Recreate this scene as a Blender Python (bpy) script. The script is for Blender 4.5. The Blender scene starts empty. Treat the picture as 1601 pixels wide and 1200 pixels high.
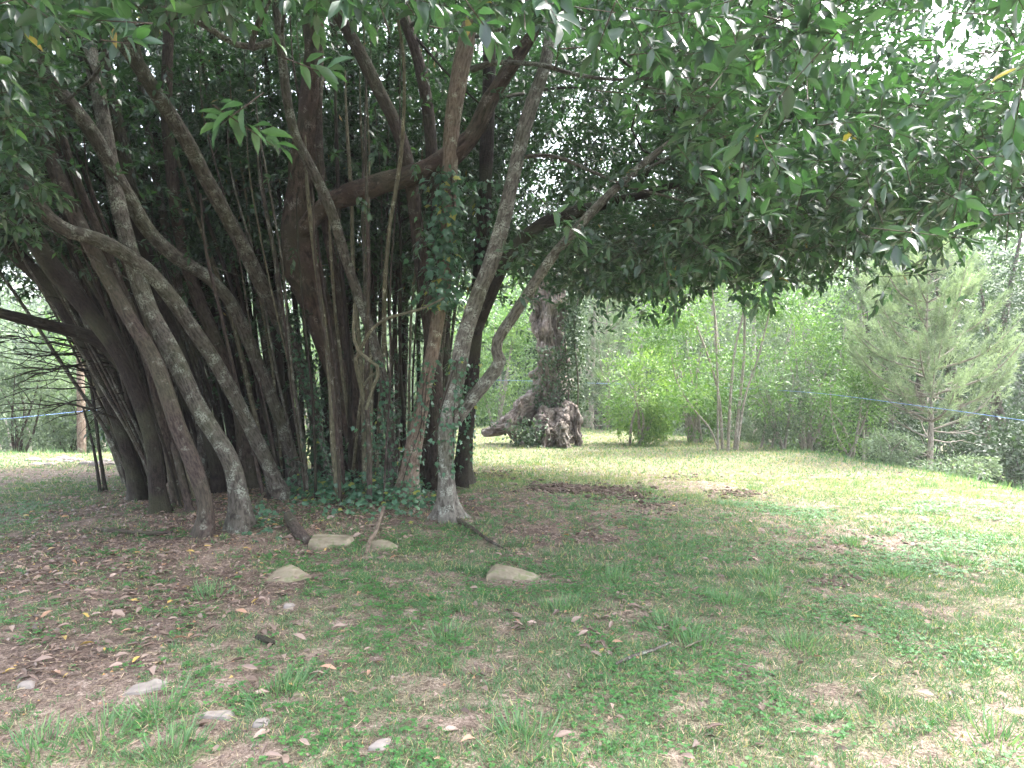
import bpy, bmesh, math, random
import numpy as np
from mathutils import Vector, Matrix
rad = math.radians
rng = np.random.default_rng(11)
random.seed(11)
S = bpy.context.scene
C = S.collection
F = 1112.0      # focal length in photo pixels (photo 1601 x 1200)
CH = 1.6        # eye height

# ------------------------------------------------------------------ camera, sky, sun, exposure
cam_d = bpy.data.cameras.new('camera'); cam = bpy.data.objects.new('camera', cam_d); C.objects.link(cam)
cam.location = (0, 0, CH); cam.rotation_euler = (rad(90), 0, 0)
cam_d.sensor_width = 36; cam_d.lens = 36*F/1601.0; cam_d.clip_start = 0.05; cam_d.clip_end = 2000
S.camera = cam
SUN_EL, SUN_AZ = 56.0, 62.0     # azimuth measured from +Y towards +X
W = bpy.data.worlds.new('World'); S.world = W; W.use_nodes = True
wn = W.node_tree.nodes; wl = W.node_tree.links; wn.clear()
sky = wn.new('ShaderNodeTexSky'); sky.sky_type = 'NISHITA'; sky.sun_disc = False
sky.sun_elevation = rad(SUN_EL); sky.sun_rotation = rad(SUN_AZ)
sky.air_density = 1.0; sky.dust_density = 5.0; sky.ozone_density = 1.0; sky.altitude = 200
hs = wn.new('ShaderNodeHueSaturation'); hs.inputs['Saturation'].default_value = 0.46
bg = wn.new('ShaderNodeBackground'); bg.inputs['Strength'].default_value = 0.15
wo = wn.new('ShaderNodeOutputWorld')
wl.new(sky.outputs[0], hs.inputs['Color']); wl.new(hs.outputs[0], bg.inputs[0]); wl.new(bg.outputs[0], wo.inputs[0])
sd = bpy.data.lights.new('sun', 'SUN'); sd.energy = 1.5; sd.angle = rad(14); sd.color = (1.0, 0.98, 0.95)
sun = bpy.data.objects.new('sun', sd); C.objects.link(sun)
_e, _a = rad(SUN_EL), rad(SUN_AZ)
sdir = Vector((math.cos(_e)*math.sin(_a), math.cos(_e)*math.cos(_a), math.sin(_e)))
sun.rotation_euler = sdir.to_track_quat('Z', 'Y').to_euler()
vs = S.view_settings
S.display_settings.display_device = 'sRGB'
vs.view_transform = 'Standard'; vs.look = 'None'; vs.gamma = 1.0; vs.exposure = 3.45; vs.use_curve_mapping = False
cy = S.cycles
cy.max_bounces = 6; cy.diffuse_bounces = 3; cy.glossy_bounces = 2; cy.transmission_bounces = 4
cy.transparent_max_bounces = 4; cy.volume_bounces = 0; cy.use_denoising = True
cy.caustics_reflective = False; cy.caustics_refractive = False

# ------------------------------------------------------------------ numpy helpers
def _hash(ix, iy, iz, s):
    n = (ix*374761393 + iy*668265263 + iz*2147483647 + s*974634777) & 0xffffffff
    n = ((n ^ (n >> 13))*1274126177) & 0xffffffff
    n = ((n ^ (n >> 16))*2246822519) & 0xffffffff
    return ((n ^ (n >> 15)) & 0xffff)/65535.0
def noise3(x, y, z, s=0):
    x, y, z = np.broadcast_arrays(np.asarray(x, float), np.asarray(y, float), np.asarray(z, float))
    ix = np.floor(x).astype(np.int64); iy = np.floor(y).astype(np.int64); iz = np.floor(z).astype(np.int64)
    fx, fy, fz = x-ix, y-iy, z-iz
    fx = fx*fx*(3-2*fx); fy = fy*fy*(3-2*fy); fz = fz*fz*(3-2*fz)
    r = 0
    for a in (0, 1):
        for b in (0, 1):
            for c in (0, 1):
                w = (fx if a else 1-fx)*(fy if b else 1-fy)*(fz if c else 1-fz)
                r = r + w*_hash(ix+a, iy+b, iz+c, s)
    return r
def fbm(x, y, z=0.0, s=0, o=3):
    r = 0; a = 0.5; t = 0; f = 1.0
    x = np.asarray(x, float); y = np.asarray(y, float); z = np.asarray(z, float)
    for k in range(o):
        r = r + a*noise3(x*f, y*f, z*f, s+k*17); t += a; a *= 0.5; f *= 2.03
    return r/t
def sstep(x, a, b):
    t = np.clip((np.asarray(x, float)-a)/(b-a), 0, 1); return t*t*(3-2*t)
def unit(v):
    return v/np.maximum(np.linalg.norm(v, axis=-1, keepdims=True), 1e-9)
def P(px, py, D):       # photo pixel + depth -> world point
    return np.array([(px-800.5)/F*D, D, CH-(py-600.0)/F*D])
def project(p):
    Y = np.maximum(p[..., 1], 1e-3)
    return 800.5+p[..., 0]/Y*F, 600-(p[..., 2]-CH)/Y*F

# ------------------------------------------------------------------ terrain
YB_X = np.array([-60, -14, -10, -7, -4, -1, 2, 4.5, 7, 20]); YB_Y = np.array([19, 16.3, 16.3, 18, 22, 26.5, 26.5, 23.0, 18.6, 14])
def edge_d(x, y):
    xr = np.interp(y, [-30, 0, 10.5, 13.2, 17.8, 30], [10, 8.6, 7.5, 7.1, 6.6, 5])
    yb = np.interp(x, YB_X, YB_Y)
    d1 = x-xr; d2 = (y-yb)*0.9
    return np.maximum(d1, d2)
def height(x, y):
    x = np.asarray(x, float); y = np.asarray(y, float)
    d = np.maximum(edge_d(x, y)+0.8*(fbm(x*0.35, y*0.35, 0, 5, 2)-0.5), 0)
    z = -(np.sqrt(d*d*0.30+0.5)-math.sqrt(0.5))
    z = np.maximum(z, -9+0.0*z)
    r = np.hypot(x, y)
    z = z + sstep(r, 55, 230)*(16+26*fbm(x*0.008+3, y*0.008, 0, 8, 2))*sstep(y, -10, 40)
    z = z + 0.16*np.exp(-((x+1.8)**2/9+(y-9.6)**2/5))
    near = sstep(r, 60, 20)
    z = z + near*(0.10*(fbm(x*0.45, y*0.45, 0, 1, 3)-0.5)+0.035*(fbm(x*3.1, y*3.1, 0, 2, 2)-0.5)+0.016*(fbm(x*11, y*11, 0, 3, 2)-0.5))
    return z
def ghit(px, py):
    D = CH*F/max(py-600, 20)
    for _ in range(12):
        x = (px-800.5)/F*D; h = float(height(x, D)); D = (CH-h)*F/max(py-600, 20)
    return D
def gp(px, py):
    D = ghit(px, py); return P(px, py, D)
def zone(x, y, lst):
    r = np.zeros(np.shape(x))
    for px, py, rx, ry, s in lst:
        D = CH*F/(py-600); cx = (px-800.5)/F*D; wx = rx/F*D; wy = ry*D*D/(CH*F)
        q = ((x-cx)/wx)**2+((y-D)/wy)**2
        r = np.maximum(r, s*np.exp(-q**1.5*0.8))
    return r
LIGHT_SOIL = [(1090, 762, 110, 13, 1.0), (1000, 750, 60, 8, .6), (1330, 846, 130, 18, .9), (1190, 828, 70, 14, .6), (975, 685, 60, 8, .8),
              (1540, 790, 90, 14, .7), (900, 812, 170, 28, .75), (1100, 880, 90, 20, .6), (40, 1080, 300, 90, 1.0), (420, 1180, 120, 50, .4), (700, 940, 160, 35, .35),
              (1450, 950, 50, 14, .6), (560, 1000, 150, 40, .35), (70, 745, 200, 14, .9), (860, 870, 90, 20, .35), (1290, 925, 60, 12, .5), (750, 1120, 120, 30, .35)]
LITTER = [(150, 880, 360, 70, 1.0), (400, 800, 330, 45, 1.0), (250, 940, 280, 50, .6), (620, 810, 180, 28, .7), (860, 780, 130, 22, .65), (330, 1010, 260, 60, .5), (100, 990, 240, 60, .75), (930, 775, 110, 14, .7),
          (1010, 800, 90, 15, .5), (900, 835, 120, 20, .5)]
def masks(x, y):
    n1 = fbm(x*1.1, y*1.1, 0, 21, 4); n2 = fbm(x*3.7, y*3.7, 0, 31, 3); n3 = fbm(x*0.5, y*0.5, 0, 41, 2)
    li = zone(x, y, LITTER); so = zone(x, y, LIGHT_SOIL)
    li = np.clip(li*1.35+(n1-0.5)*1.7+(n2-0.5)*0.9-0.22, 0, 1)
    so = np.clip(so*1.35+(n1-0.5)*1.3+(n2-0.5)*1.6-0.26, 0, 1)
    far = sstep(y, 9, 16)
    n4 = fbm(x*13, y*13, 0, 45, 3)
    g = np.clip(1.04+.14*sstep(x, -1, 1.5)-0.80*li-0.80*so+(n2-0.5)*(1.3-.6*far)+(n4-0.5)*(2.3-1.4*far)+(n1-0.5)*(0.8-0.3*far)-0.30*(1-far)+.1*far, 0, 1)
    for sx, sy, sr in ((222, 1082, .13), (336, 1122, .12), (592, 1168, .09), (40, 1075, .07), (452, 950, .08), (408, 1132, .06), (466, 1088, .06), (447, 908, .24), (800, 905, .26), (512, 858, .24)):
        D = CH*F/(sy-600); g = g*(1-np.exp(-(((x-(sx-800.5)/F*D)**2+(y-D+.03)**2)/sr**2)**2*.8)*.93)
    return g, li, so, n3

# ------------------------------------------------------------------ materials
def new_mat(name):
    m = bpy.data.materials.new(name); m.use_nodes = True
    n = m.node_tree.nodes; l = m.node_tree.links; b = n['Principled BSDF']
    return m, n, l, b
def sset(b, spec, rough):
    b.inputs['Specular IOR Level'].default_value = spec; b.inputs['Roughness'].default_value = rough
def ramp(n, stops):
    r = n.new('ShaderNodeValToRGB'); e = r.color_ramp.elements
    while len(e) < len(stops): e.new(0.5)
    for k, (p, c) in enumerate(stops):
        e[k].position = p; e[k].color = (*c, 1)
    return r
def mixc(n, l, fac, a, b, typ='MIX'):
    m = n.new('ShaderNodeMix'); m.data_type = 'RGBA'; m.blend_type = typ
    for sock, v in ((0, fac), (6, a), (7, b)):
        if hasattr(v, 'links') or hasattr(v, 'is_linked'): l.new(v, m.inputs[sock])
        elif sock == 0: m.inputs[0].default_value = v
        else: m.inputs[sock].default_value = (*v, 1)
    return m.outputs[2]
def leaf_mat(name, stops, trans, rough=0.4, spec=0.5, tcol=(1.3, 1.5, 0.5), under=1.25):
    m, n, l, b = new_mat(name)
    at = n.new('ShaderNodeAttribute'); at.attribute_name = 'tone'
    r = ramp(n, stops); l.new(at.outputs['Fac'], r.inputs[0])
    geo = n.new('ShaderNodeNewGeometry')
    ug = n.new('ShaderNodeMix'); ug.data_type = 'RGBA'; ug.blend_type = 'MULTIPLY'
    ug.inputs[7].default_value = (under*1.02, under, under*1.05, 1)
    l.new(geo.outputs['Backfacing'], ug.inputs[0]); l.new(r.outputs[0], ug.inputs[6])
    tx = n.new('ShaderNodeTexNoise'); tx.inputs['Scale'].default_value = 45; tx.inputs['Detail'].default_value = 2
    tc = n.new('ShaderNodeTexCoord'); l.new(tc.outputs['Object'], tx.inputs['Vector'])
    rr = ramp(n, [(0.3, (0.75, 0.75, 0.75)), (0.7, (1.2, 1.2, 1.2))]); l.new(tx.outputs[0], rr.inputs[0])
    cc = mixc(n, l, 1.0, ug.outputs[2], rr.outputs[0], 'MULTIPLY')
    l.new(cc, b.inputs['Base Color']); sset(b, spec, rough)
    tb = n.new('ShaderNodeBsdfTranslucent'); tcn = mixc(n, l, 1.0, r.outputs[0], tcol, 'MULTIPLY'); l.new(tcn, tb.inputs[0])
    mx = n.new('ShaderNodeMixShader'); mx.inputs[0].default_value = trans
    l.new(b.outputs[0], mx.inputs[1]); l.new(tb.outputs[0], mx.inputs[2])
    l.new(mx.outputs[0], n['Material Output'].inputs[0])
    return m
G3 = [(0.0, (0.015, 0.031, 0.022)), (0.45, (0.027, 0.058, 0.033)), (0.8, (0.048, 0.100, 0.045)), (0.93, (0.085, 0.155, 0.058)), (1.0, (0.22, 0.15, 0.05))]
M_LEAF = leaf_mat('laurel leaf', G3, 0.25, 0.34, 0.65, (2.2, 3.0, 1.1))
M_IVY = leaf_mat('ivy leaf', [(0.0, (0.034, 0.085, 0.052)), (0.6, (0.070, 0.155, 0.092)), (0.95, (0.10, 0.19, 0.09)), (1.0, (0.28, 0.28, 0.07))], 0.2, 0.32, 0.5, (1.8, 2.4, 0.8))
M_GRASS = leaf_mat('grass blade', [(0.0, (0.056, 0.128, 0.058)), (0.5, (0.098, 0.195, 0.090)), (0.8, (0.16, 0.255, 0.115)), (1.0, (0.40, 0.34, 0.19))], 0.3, 0.5, 0.35, (1.3, 1.5, 0.6))
M_CLOVER = leaf_mat('clover leaf', [(0.0, (0.035, 0.115, 0.035)), (1.0, (0.085, 0.22, 0.060))], 0.25, 0.5, 0.3, (1.3, 1.6, 0.5))
M_DRY = leaf_mat('dry leaf', [(0.0, (0.085, 0.060, 0.050)), (0.4, (0.18, 0.128, 0.105)), (0.75, (0.34, 0.25, 0.21)), (0.92, (0.34, 0.18, 0.10)), (1.0, (0.42, 0.30, 0.09))], 0.08, 0.55, 0.35, (1, .9, .7))
M_STRAW = leaf_mat('straw', [(0.0, (0.14, 0.095, 0.06)), (1.0, (0.48, 0.38, 0.26))], 0.1, 0.7, 0.2, (1, 1, .8), 1.0)
M_BRIGHT = leaf_mat('shrub leaf bright', [(0.0, (0.055, 0.115, 0.038)), (0.6, (0.12, 0.215, 0.068)), (1.0, (0.25, 0.35, 0.11))], 0.28, 0.5, 0.3, (1.4, 1.6, 0.7))
M_GREY = leaf_mat('grey green leaf', [(0.0, (0.075, 0.105, 0.070)), (0.6, (0.14, 0.185, 0.12)), (1.0, (0.23, 0.29, 0.18))], 0.3, 0.6, 0.2, (1.2, 1.4, 0.8))  # leaf tones raised, so the paleness of distant haze is partly in the colour
M_OAK = leaf_mat('dark oak leaf', [(0.0, (0.022, 0.045, 0.022)), (0.6, (0.045, 0.08, 0.036)), (1.0, (0.10, 0.14, 0.07))], 0.22, 0.5, 0.3, (1.2, 1.4, 0.7))
M_PINE = leaf_mat('pine needles', [(0.0, (0.14, 0.185, 0.12)), (0.6, (0.22, 0.275, 0.18)), (1.0, (0.33, 0.39, 0.26))], 0.3, 0.6, 0.2, (1.2, 1.4, 0.8), 1.0)

def bark_mat(name, dark, mid, pale, lichen=0.5, scale=1.0, red=None, bump=0.85):
    m, n, l, b = new_mat(name)
    uv = n.new('ShaderNodeUVMap'); uv.uv_map = 'UVMap'
    tc = n.new('ShaderNodeTexCoord')
    mp = n.new('ShaderNodeMapping'); mp.inputs['Scale'].default_value = (48*scale, 11*scale, 1); l.new(uv.outputs[0], mp.inputs[0])
    fur = n.new('ShaderNodeTexNoise'); fur.inputs['Scale'].default_value = 1; fur.inputs['Detail'].default_value = 6; fur.inputs['Roughness'].default_value = 0.65
    l.new(mp.outputs[0], fur.inputs['Vector'])
    n2 = n.new('ShaderNodeTexNoise'); n2.inputs['Scale'].default_value = 9; n2.inputs['Detail'].default_value = 6; l.new(tc.outputs['Object'], n2.inputs['Vector'])
    r1 = ramp(n, [(0.40, dark), (0.56, mid)]); l.new(fur.outputs[0], r1.inputs[0])
    base = r1.outputs[0]
    if red:
        n4 = n.new('ShaderNodeTexNoise'); n4.inputs['Scale'].default_value = 3.2; n4.inputs['Detail'].default_value = 5; l.new(tc.outputs['Object'], n4.inputs['Vector'])
        r4 = ramp(n, [(0.50, (0, 0, 0)), (0.60, (.85, .85, .85))]); l.new(n4.outputs[0], r4.inputs[0])
        base = mixc(n, l, r4.outputs[0], base, red)
    r2 = ramp(n, [(0.66-0.22*lichen, (0, 0, 0)), (0.76-0.16*lichen, (1, 1, 1))]); l.new(n2.outputs[0], r2.inputs[0])
    n3 = n.new('ShaderNodeTexNoise'); n3.inputs['Scale'].default_value = 60; n3.inputs['Detail'].default_value = 3; l.new(tc.outputs['Object'], n3.inputs['Vector'])
    r3 = ramp(n, [(0.42, (0, 0, 0)), (0.56, (1, 1, 1))]); l.new(n3.outputs[0], r3.inputs[0])
    mm = n.new('ShaderNodeMath'); mm.operation = 'MULTIPLY'; l.new(r2.outputs[0], mm.inputs[0]); l.new(r3.outputs[0], mm.inputs[1])
    mg = n.new('ShaderNodeTexNoise'); mg.inputs['Scale'].default_value = 2.1; l.new(tc.outputs['Object'], mg.inputs['Vector'])
    r5 = ramp(n, [(0.45, (0, 0, 0)), (0.65, (0.32, 0.32, 0.32))]); l.new(mg.outputs[0], r5.inputs[0])
    base = mixc(n, l, r5.outputs[0], base, (0.075, 0.085, 0.045))
    base = mixc(n, l, mm.outputs[0], base, pale)
    l.new(base, b.inputs['Base Color']); sset(b, 0.25, 0.85)
    bp = n.new('ShaderNodeBump'); bp.inputs['Strength'].default_value = bump; bp.inputs['Distance'].default_value = 0.02
    ad = n.new('ShaderNodeMath'); ad.operation = 'ADD'; l.new(fur.outputs[0], ad.inputs[0]); l.new(n3.outputs[0], ad.inputs[1])
    l.new(ad.outputs[0], bp.inputs['Height']); l.new(bp.outputs[0], b.inputs['Normal'])
    return m
B_GREY = bark_mat('grey lichen bark', (0.034, 0.028, 0.023), (0.100, 0.088, 0.074), (0.23, 0.24, 0.20), 0.75)
B_LIGHT = bark_mat('pale grey lichen bark', (0.065, 0.056, 0.047), (0.17, 0.155, 0.135), (0.36, 0.37, 0.32), 0.8)
B_BROWN = bark_mat('smooth brown bark', (0.028, 0.020, 0.017), (0.074, 0.055, 0.047), (0.17, 0.17, 0.14), 0.35)
B_PINK = bark_mat('pinkish tan bark', (0.12, 0.085, 0.066), (0.25, 0.19, 0.15), (0.42, 0.42, 0.33), 0.45)
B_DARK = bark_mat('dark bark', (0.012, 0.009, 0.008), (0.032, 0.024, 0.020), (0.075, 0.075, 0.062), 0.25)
B_RED = bark_mat('peeling red bark', (0.026, 0.018, 0.015), (0.095, 0.066, 0.052), (0.20, 0.18, 0.15), 0.4, 0.6, (0.062, 0.040, 0.032), 1.0)
B_TWIG = bark_mat('pale twig bark', (0.075, 0.066, 0.045), (0.17, 0.155, 0.105), (0.4, 0.4, 0.3), 0.4)
B_STUMP = bark_mat('weathered stump wood', (0.060, 0.046, 0.039), (0.20, 0.162, 0.14), (0.33, 0.30, 0.27), 0.6, 0.35, None, 1.0)
B_PALE = bark_mat('pale silver bark', (0.17, 0.145, 0.12), (0.34, 0.30, 0.26), (0.46, 0.44, 0.40), 0.5)

def stone_mat(name, a, b_, moss):
    m, n, l, b = new_mat(name)
    tc = n.new('ShaderNodeTexCoord')
    n1 = n.new('ShaderNodeTexNoise'); n1.inputs['Scale'].default_value = 9; n1.inputs['Detail'].default_value = 7; l.new(tc.outputs['Object'], n1.inputs['Vector'])
    r = ramp(n, [(0.3, a), (0.65, b_)]); l.new(n1.outputs[0], r.inputs[0])
    n2 = n.new('ShaderNodeTexNoise'); n2.inputs['Scale'].default_value = 14; n2.inputs['Detail'].default_value = 4; l.new(tc.outputs['Object'], n2.inputs['Vector'])
    r2 = ramp(n, [(0.52, (0, 0, 0)), (0.62, (moss,)*3)]); l.new(n2.outputs[0], r2.inputs[0])
    l.new(mixc(n, l, r2.outputs[0], r.outputs[0], (0.13, 0.15, 0.07)), b.inputs['Base Color']); sset(b, 0.2, 0.9)
    bp = n.new('ShaderNodeBump'); bp.inputs['Strength'].default_value = 0.5; bp.inputs['Distance'].default_value = 0.02
    l.new(n1.outputs[0], bp.inputs['Height']); l.new(bp.outputs[0], b.inputs['Normal'])
    return m
M_STONE = stone_mat('tan stone', (0.15, 0.125, 0.09), (0.27, 0.23, 0.17), 0.7)
M_STONEP = stone_mat('pale stone', (0.18, 0.155, 0.14), (0.31, 0.27, 0.25), 0.15)
M_CLOD = stone_mat('dark clod', (0.05, 0.037, 0.030), (0.14, 0.10, 0.08), 0.0)
mr, n_, l_, b_ = new_mat('blue rope'); b_.inputs['Base Color'].default_value = (0.05, 0.20, 0.75, 1); sset(b_, .3, .6); M_ROPE = mr
def _rope():
    wv = n_.new('ShaderNodeTexWave'); wv.inputs['Scale'].default_value = 18; tc = n_.new('ShaderNodeTexCoord'); l_.new(tc.outputs['Object'], wv.inputs['Vector'])
    r = ramp(n_, [(0.2, (0.08, 0.17, 0.45)), (0.8, (0.22, 0.36, 0.65))]); l_.new(wv.outputs[0], r.inputs[0]); l_.new(r.outputs[0], b_.inputs['Base Color'])
_rope()

# ground material
def ground_mat():
    m, n, l, b = new_mat('ground')
    at = n.new('ShaderNodeAttribute'); at.attribute_name = 'cover'
    sp = n.new('ShaderNodeSeparateColor'); l.new(at.outputs['Color'], sp.inputs[0])
    tc = n.new('ShaderNodeTexCoord')
    def nz(s, d=5, rg=0.6):
        t = n.new('ShaderNodeTexNoise'); t.inputs['Scale'].default_value = s; t.inputs['Detail'].default_value = d; t.inputs['Roughness'].default_value = rg
        l.new(tc.outputs['Object'], t.inputs['Vector']); return t.outputs[0]
    a, c, d = nz(9), nz(55, 4), nz(2.2)
    so = ramp(n, [(0.30, (0.14, 0.105, 0.088)), (0.52, (0.25, 0.198, 0.168)), (0.72, (0.38, 0.315, 0.275))]); l.new(a, so.inputs[0])
    sm0 = ramp(n, [(0.35, (0.5, 0.45, 0.43)), (0.62, (1.25, 1.22, 1.2))]); l.new(c, sm0.inputs[0])
    e = nz(170, 3, .7); sm1 = ramp(n, [(0.38, (0.5, 0.48, 0.47)), (0.60, (1.25, 1.25, 1.25))]); l.new(e, sm1.inputs[0])
    class _o: pass
    sm = _o(); sm.outputs = [mixc(n, l, 1.0, sm0.outputs[0], sm1.outputs[0], 'MULTIPLY')]
    soil = mixc(n, l, 1.0, so.outputs[0], sm.outputs[0], 'MULTIPLY')
    lr = ramp(n, [(0.3, (0.075, 0.055, 0.046)), (0.55, (0.155, 0.115, 0.098)), (0.75, (0.25, 0.19, 0.165))]); l.new(a, lr.inputs[0])
    lit = mixc(n, l, 1.0, lr.outputs[0], sm.outputs[0], 'MULTIPLY')
    gr = ramp(n, [(0.3, (0.07, 0.10, 0.045)), (0.55, (0.13, 0.17, 0.075)), (0.75, (0.21, 0.22, 0.12))]); l.new(a, gr.inputs[0])
    gra = mixc(n, l, 1.0, gr.outputs[0], sm.outputs[0], 'MULTIPLY')
    x = mixc(n, l, sp.outputs[1], soil, lit)
    x = mixc(n, l, sp.outputs[0], x, gra)
    l.new(x, b.inputs['Base Color']); sset(b, 0.15, 0.95)
    bp = n.new('ShaderNodeBump'); bp.inputs['Strength'].default_value = 0.8; bp.inputs['Distance'].default_value = 0.03
    ad = n.new('ShaderNodeMath'); ad.operation = 'ADD'; l.new(a, ad.inputs[0]); l.new(c, ad.inputs[1]); l.new(ad.outputs[0], bp.inputs['Height']); l.new(bp.outputs[0], b.inputs['Normal'])
    return m
M_GROUND = ground_mat()

# ------------------------------------------------------------------ mesh + object helpers
class MB:
    """collects vertex/face arrays (quads or tris) and links them as ONE mesh object"""
    def __init__(s): s.v = []; s.q = []; s.t = []; s.tone = []; s.uv = []; s.n = 0
    def add(s, v, quads=None, tris=None, tone=None, uv=None):
        v = np.asarray(v, float).reshape(-1, 3); s.v.append(v)
        if quads is not None and len(quads): s.q.append(np.asarray(quads, np.int64).reshape(-1, 4)+s.n)
        if tris is not None and len(tris): s.t.append(np.asarray(tris, np.int64).reshape(-1, 3)+s.n)
        s.tone.append(np.full(len(v), 0.5) if tone is None else np.broadcast_to(tone, (len(v),)))
        s.uv.append(np.zeros((len(v), 2)) if uv is None else uv)
        s.n += len(v)
    def mesh(s, name, mat, smooth=True, usuv=False):
        v = np.concatenate(s.v); q = np.concatenate(s.q) if s.q else np.zeros((0, 4), int); t = np.concatenate(s.t) if s.t else np.zeros((0, 3), int)
        me = bpy.data.meshes.new(name)
        li = np.concatenate([q.ravel(), t.ravel()]); nq, nt = len(q), len(t)
        me.vertices.add(len(v)); me.vertices.foreach_set('co', v.astype(np.float32).ravel())
        me.loops.add(len(li)); me.loops.foreach_set('vertex_index', li.astype(np.int32))
        me.polygons.add(nq+nt)
        me.polygons.foreach_set('loop_start', np.concatenate([np.arange(nq)*4, nq*4+np.arange(nt)*3]).astype(np.int32))
        me.polygons.foreach_set('use_smooth', np.full(nq+nt, smooth))
        at = me.attributes.new('tone', 'FLOAT', 'POINT'); at.data.foreach_set('value', np.concatenate(s.tone).astype(np.float32))
        if usuv:
            ul = me.uv_layers.new(name='UVMap'); uv = np.concatenate(s.uv)[li]; ul.data.foreach_set('uv', uv.astype(np.float32).ravel())
        me.update(calc_edges=True); me.materials.append(mat)
        return me
    def obj(s, name, mat, parent=None, smooth=True, usuv=False, loc=None):
        if loc is not None:
            loc = np.asarray(loc, float); s.v = [a-loc for a in s.v]
        o = bpy.data.objects.new(name, s.mesh(name, mat, smooth, usuv)); C.objects.link(o)
        if loc is not None: o.location = loc
        if parent is not None:
            o.parent = parent
            if loc is None: o.matrix_parent_inverse = parent.matrix_world.inverted() if False else Matrix.Translation(-Vector(parent.location))
        return o
def tag(o, label=None, cat=None, group=None, kind=None):
    if label: o['label'] = label
    if cat: o['category'] = cat
    if group: o['group'] = group
    if kind: o['kind'] = kind
    return o
def thing(name, loc, label, cat, group=None):
    o = bpy.data.objects.new(name, None); C.objects.link(o); o.location = tuple(float(a) for a in loc); o.empty_display_size = 0.1
    return tag(o, label, cat, group)

def catmull(pts, n):
    p = np.asarray(pts, float); k = len(p)
    if k == 2:
        t = np.linspace(0, 1, n)[:, None]; return p[0]*(1-t)+p[1]*t
    e = np.vstack([2*p[0]-p[1], p, 2*p[-1]-p[-2]])
    seg = np.linalg.norm(np.diff(p[:, :3], axis=0), axis=1); cum = np.concatenate([[0], np.cumsum(seg)])
    t = np.linspace(0, cum[-1], n); i = np.clip(np.searchsorted(cum, t, 'right')-1, 0, k-2)
    u = ((t-cum[i])/np.maximum(seg[i], 1e-9))[:, None]
    a, b, c, d = e[i], e[i+1], e[i+2], e[i+3]
    return 0.5*((2*b)+(-a+c)*u+(2*a-5*b+4*c-d)*u*u+(-a+3*b-3*c+d)*u**3)
def tube(mb, pts, rad_, sides=8, n=None, lump=0.0, flare=0.0, freq=3.0, ridge=0.0, cap=True):
    pts = np.asarray(pts, float); rr = np.broadcast_to(np.asarray(rad_, float), (len(pts),))
    L = np.linalg.norm(np.diff(pts, axis=0), axis=1).sum()
    n = n or max(4, int(L/0.12))
    q = catmull(np.column_stack([pts, rr]), n); c = q[:, :3]; r = np.maximum(q[:, 3], 0.0008)
    d = unit(np.gradient(c, axis=0)); s = np.concatenate([[0], np.cumsum(np.linalg.norm(np.diff(c, axis=0), axis=1))])
    u = np.zeros_like(c); ref = np.array([0, 1.0, 0]) if abs(d[0, 1]) < 0.9 else np.array([1.0, 0, 0])
    u0 = ref-d[0]*ref.dot(d[0]); u[0] = u0/np.linalg.norm(u0)
    for i in range(1, n):
        w = u[i-1]-d[i]*u[i-1].dot(d[i]); u[i] = w/max(np.linalg.norm(w), 1e-9)
    v = np.cross(d, u)
    a = np.linspace(0, 2*math.pi, sides, endpoint=False)
    dirs = u[:, None]*np.cos(a)[None, :, None]+v[:, None]*np.sin(a)[None, :, None]
    R = np.repeat(r[:, None], sides, 1)
    if flare:
        ff = np.exp(-s/(r[0]*1.9))[:, None]; p0 = float(pts[0, 0])*3.1; R = R*(1+flare*1.25*ff*(1+.75*np.sin(a[None]*3+p0)+.4*np.sin(a[None]*5+p0*2)))
    if lump:
        pp = c[:, None]+dirs*r[:, None, None]
        R = R*(1+lump*2*(fbm(pp[..., 0]*freq, pp[..., 1]*freq, pp[..., 2]*freq, 7, 2)-0.5))
    if ridge:
        ph = 2.2*noise3(s*0.9, 0*s, 0*s, int(L*100) % 97)[:, None]
        R = R*(1+ridge*np.sin(a[None]*3+ph*3)+ridge*0.7*np.sin(a[None]*5-ph*4+1.3))
    V = (c[:, None]+dirs*R[..., None]).reshape(-1, 3)
    i, j = np.meshgrid(np.arange(n-1), np.arange(sides), indexing='ij'); j2 = (j+1) % sides
    Q = np.stack([i*sides+j, i*sides+j2, (i+1)*sides+j2, (i+1)*sides+j], -1).reshape(-1, 4)
    uv = np.stack([np.repeat((np.arange(sides)/sides)[None], n, 0)*2*math.pi*r.mean(), np.repeat(s[:, None], sides, 1)], -1).reshape(-1, 2)
    T = []
    if cap:
        V = np.vstack([V, c[-1]+d[-1]*r[-1]*0.4]); uv = np.vstack([uv, [0, s[-1]]]); b0 = (n-1)*sides
        T = [(b0+k, b0+(k+1) % sides, n*sides) for k in range(sides)]
    mb.add(V, Q, T, None, uv)
    return c, r

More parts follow.
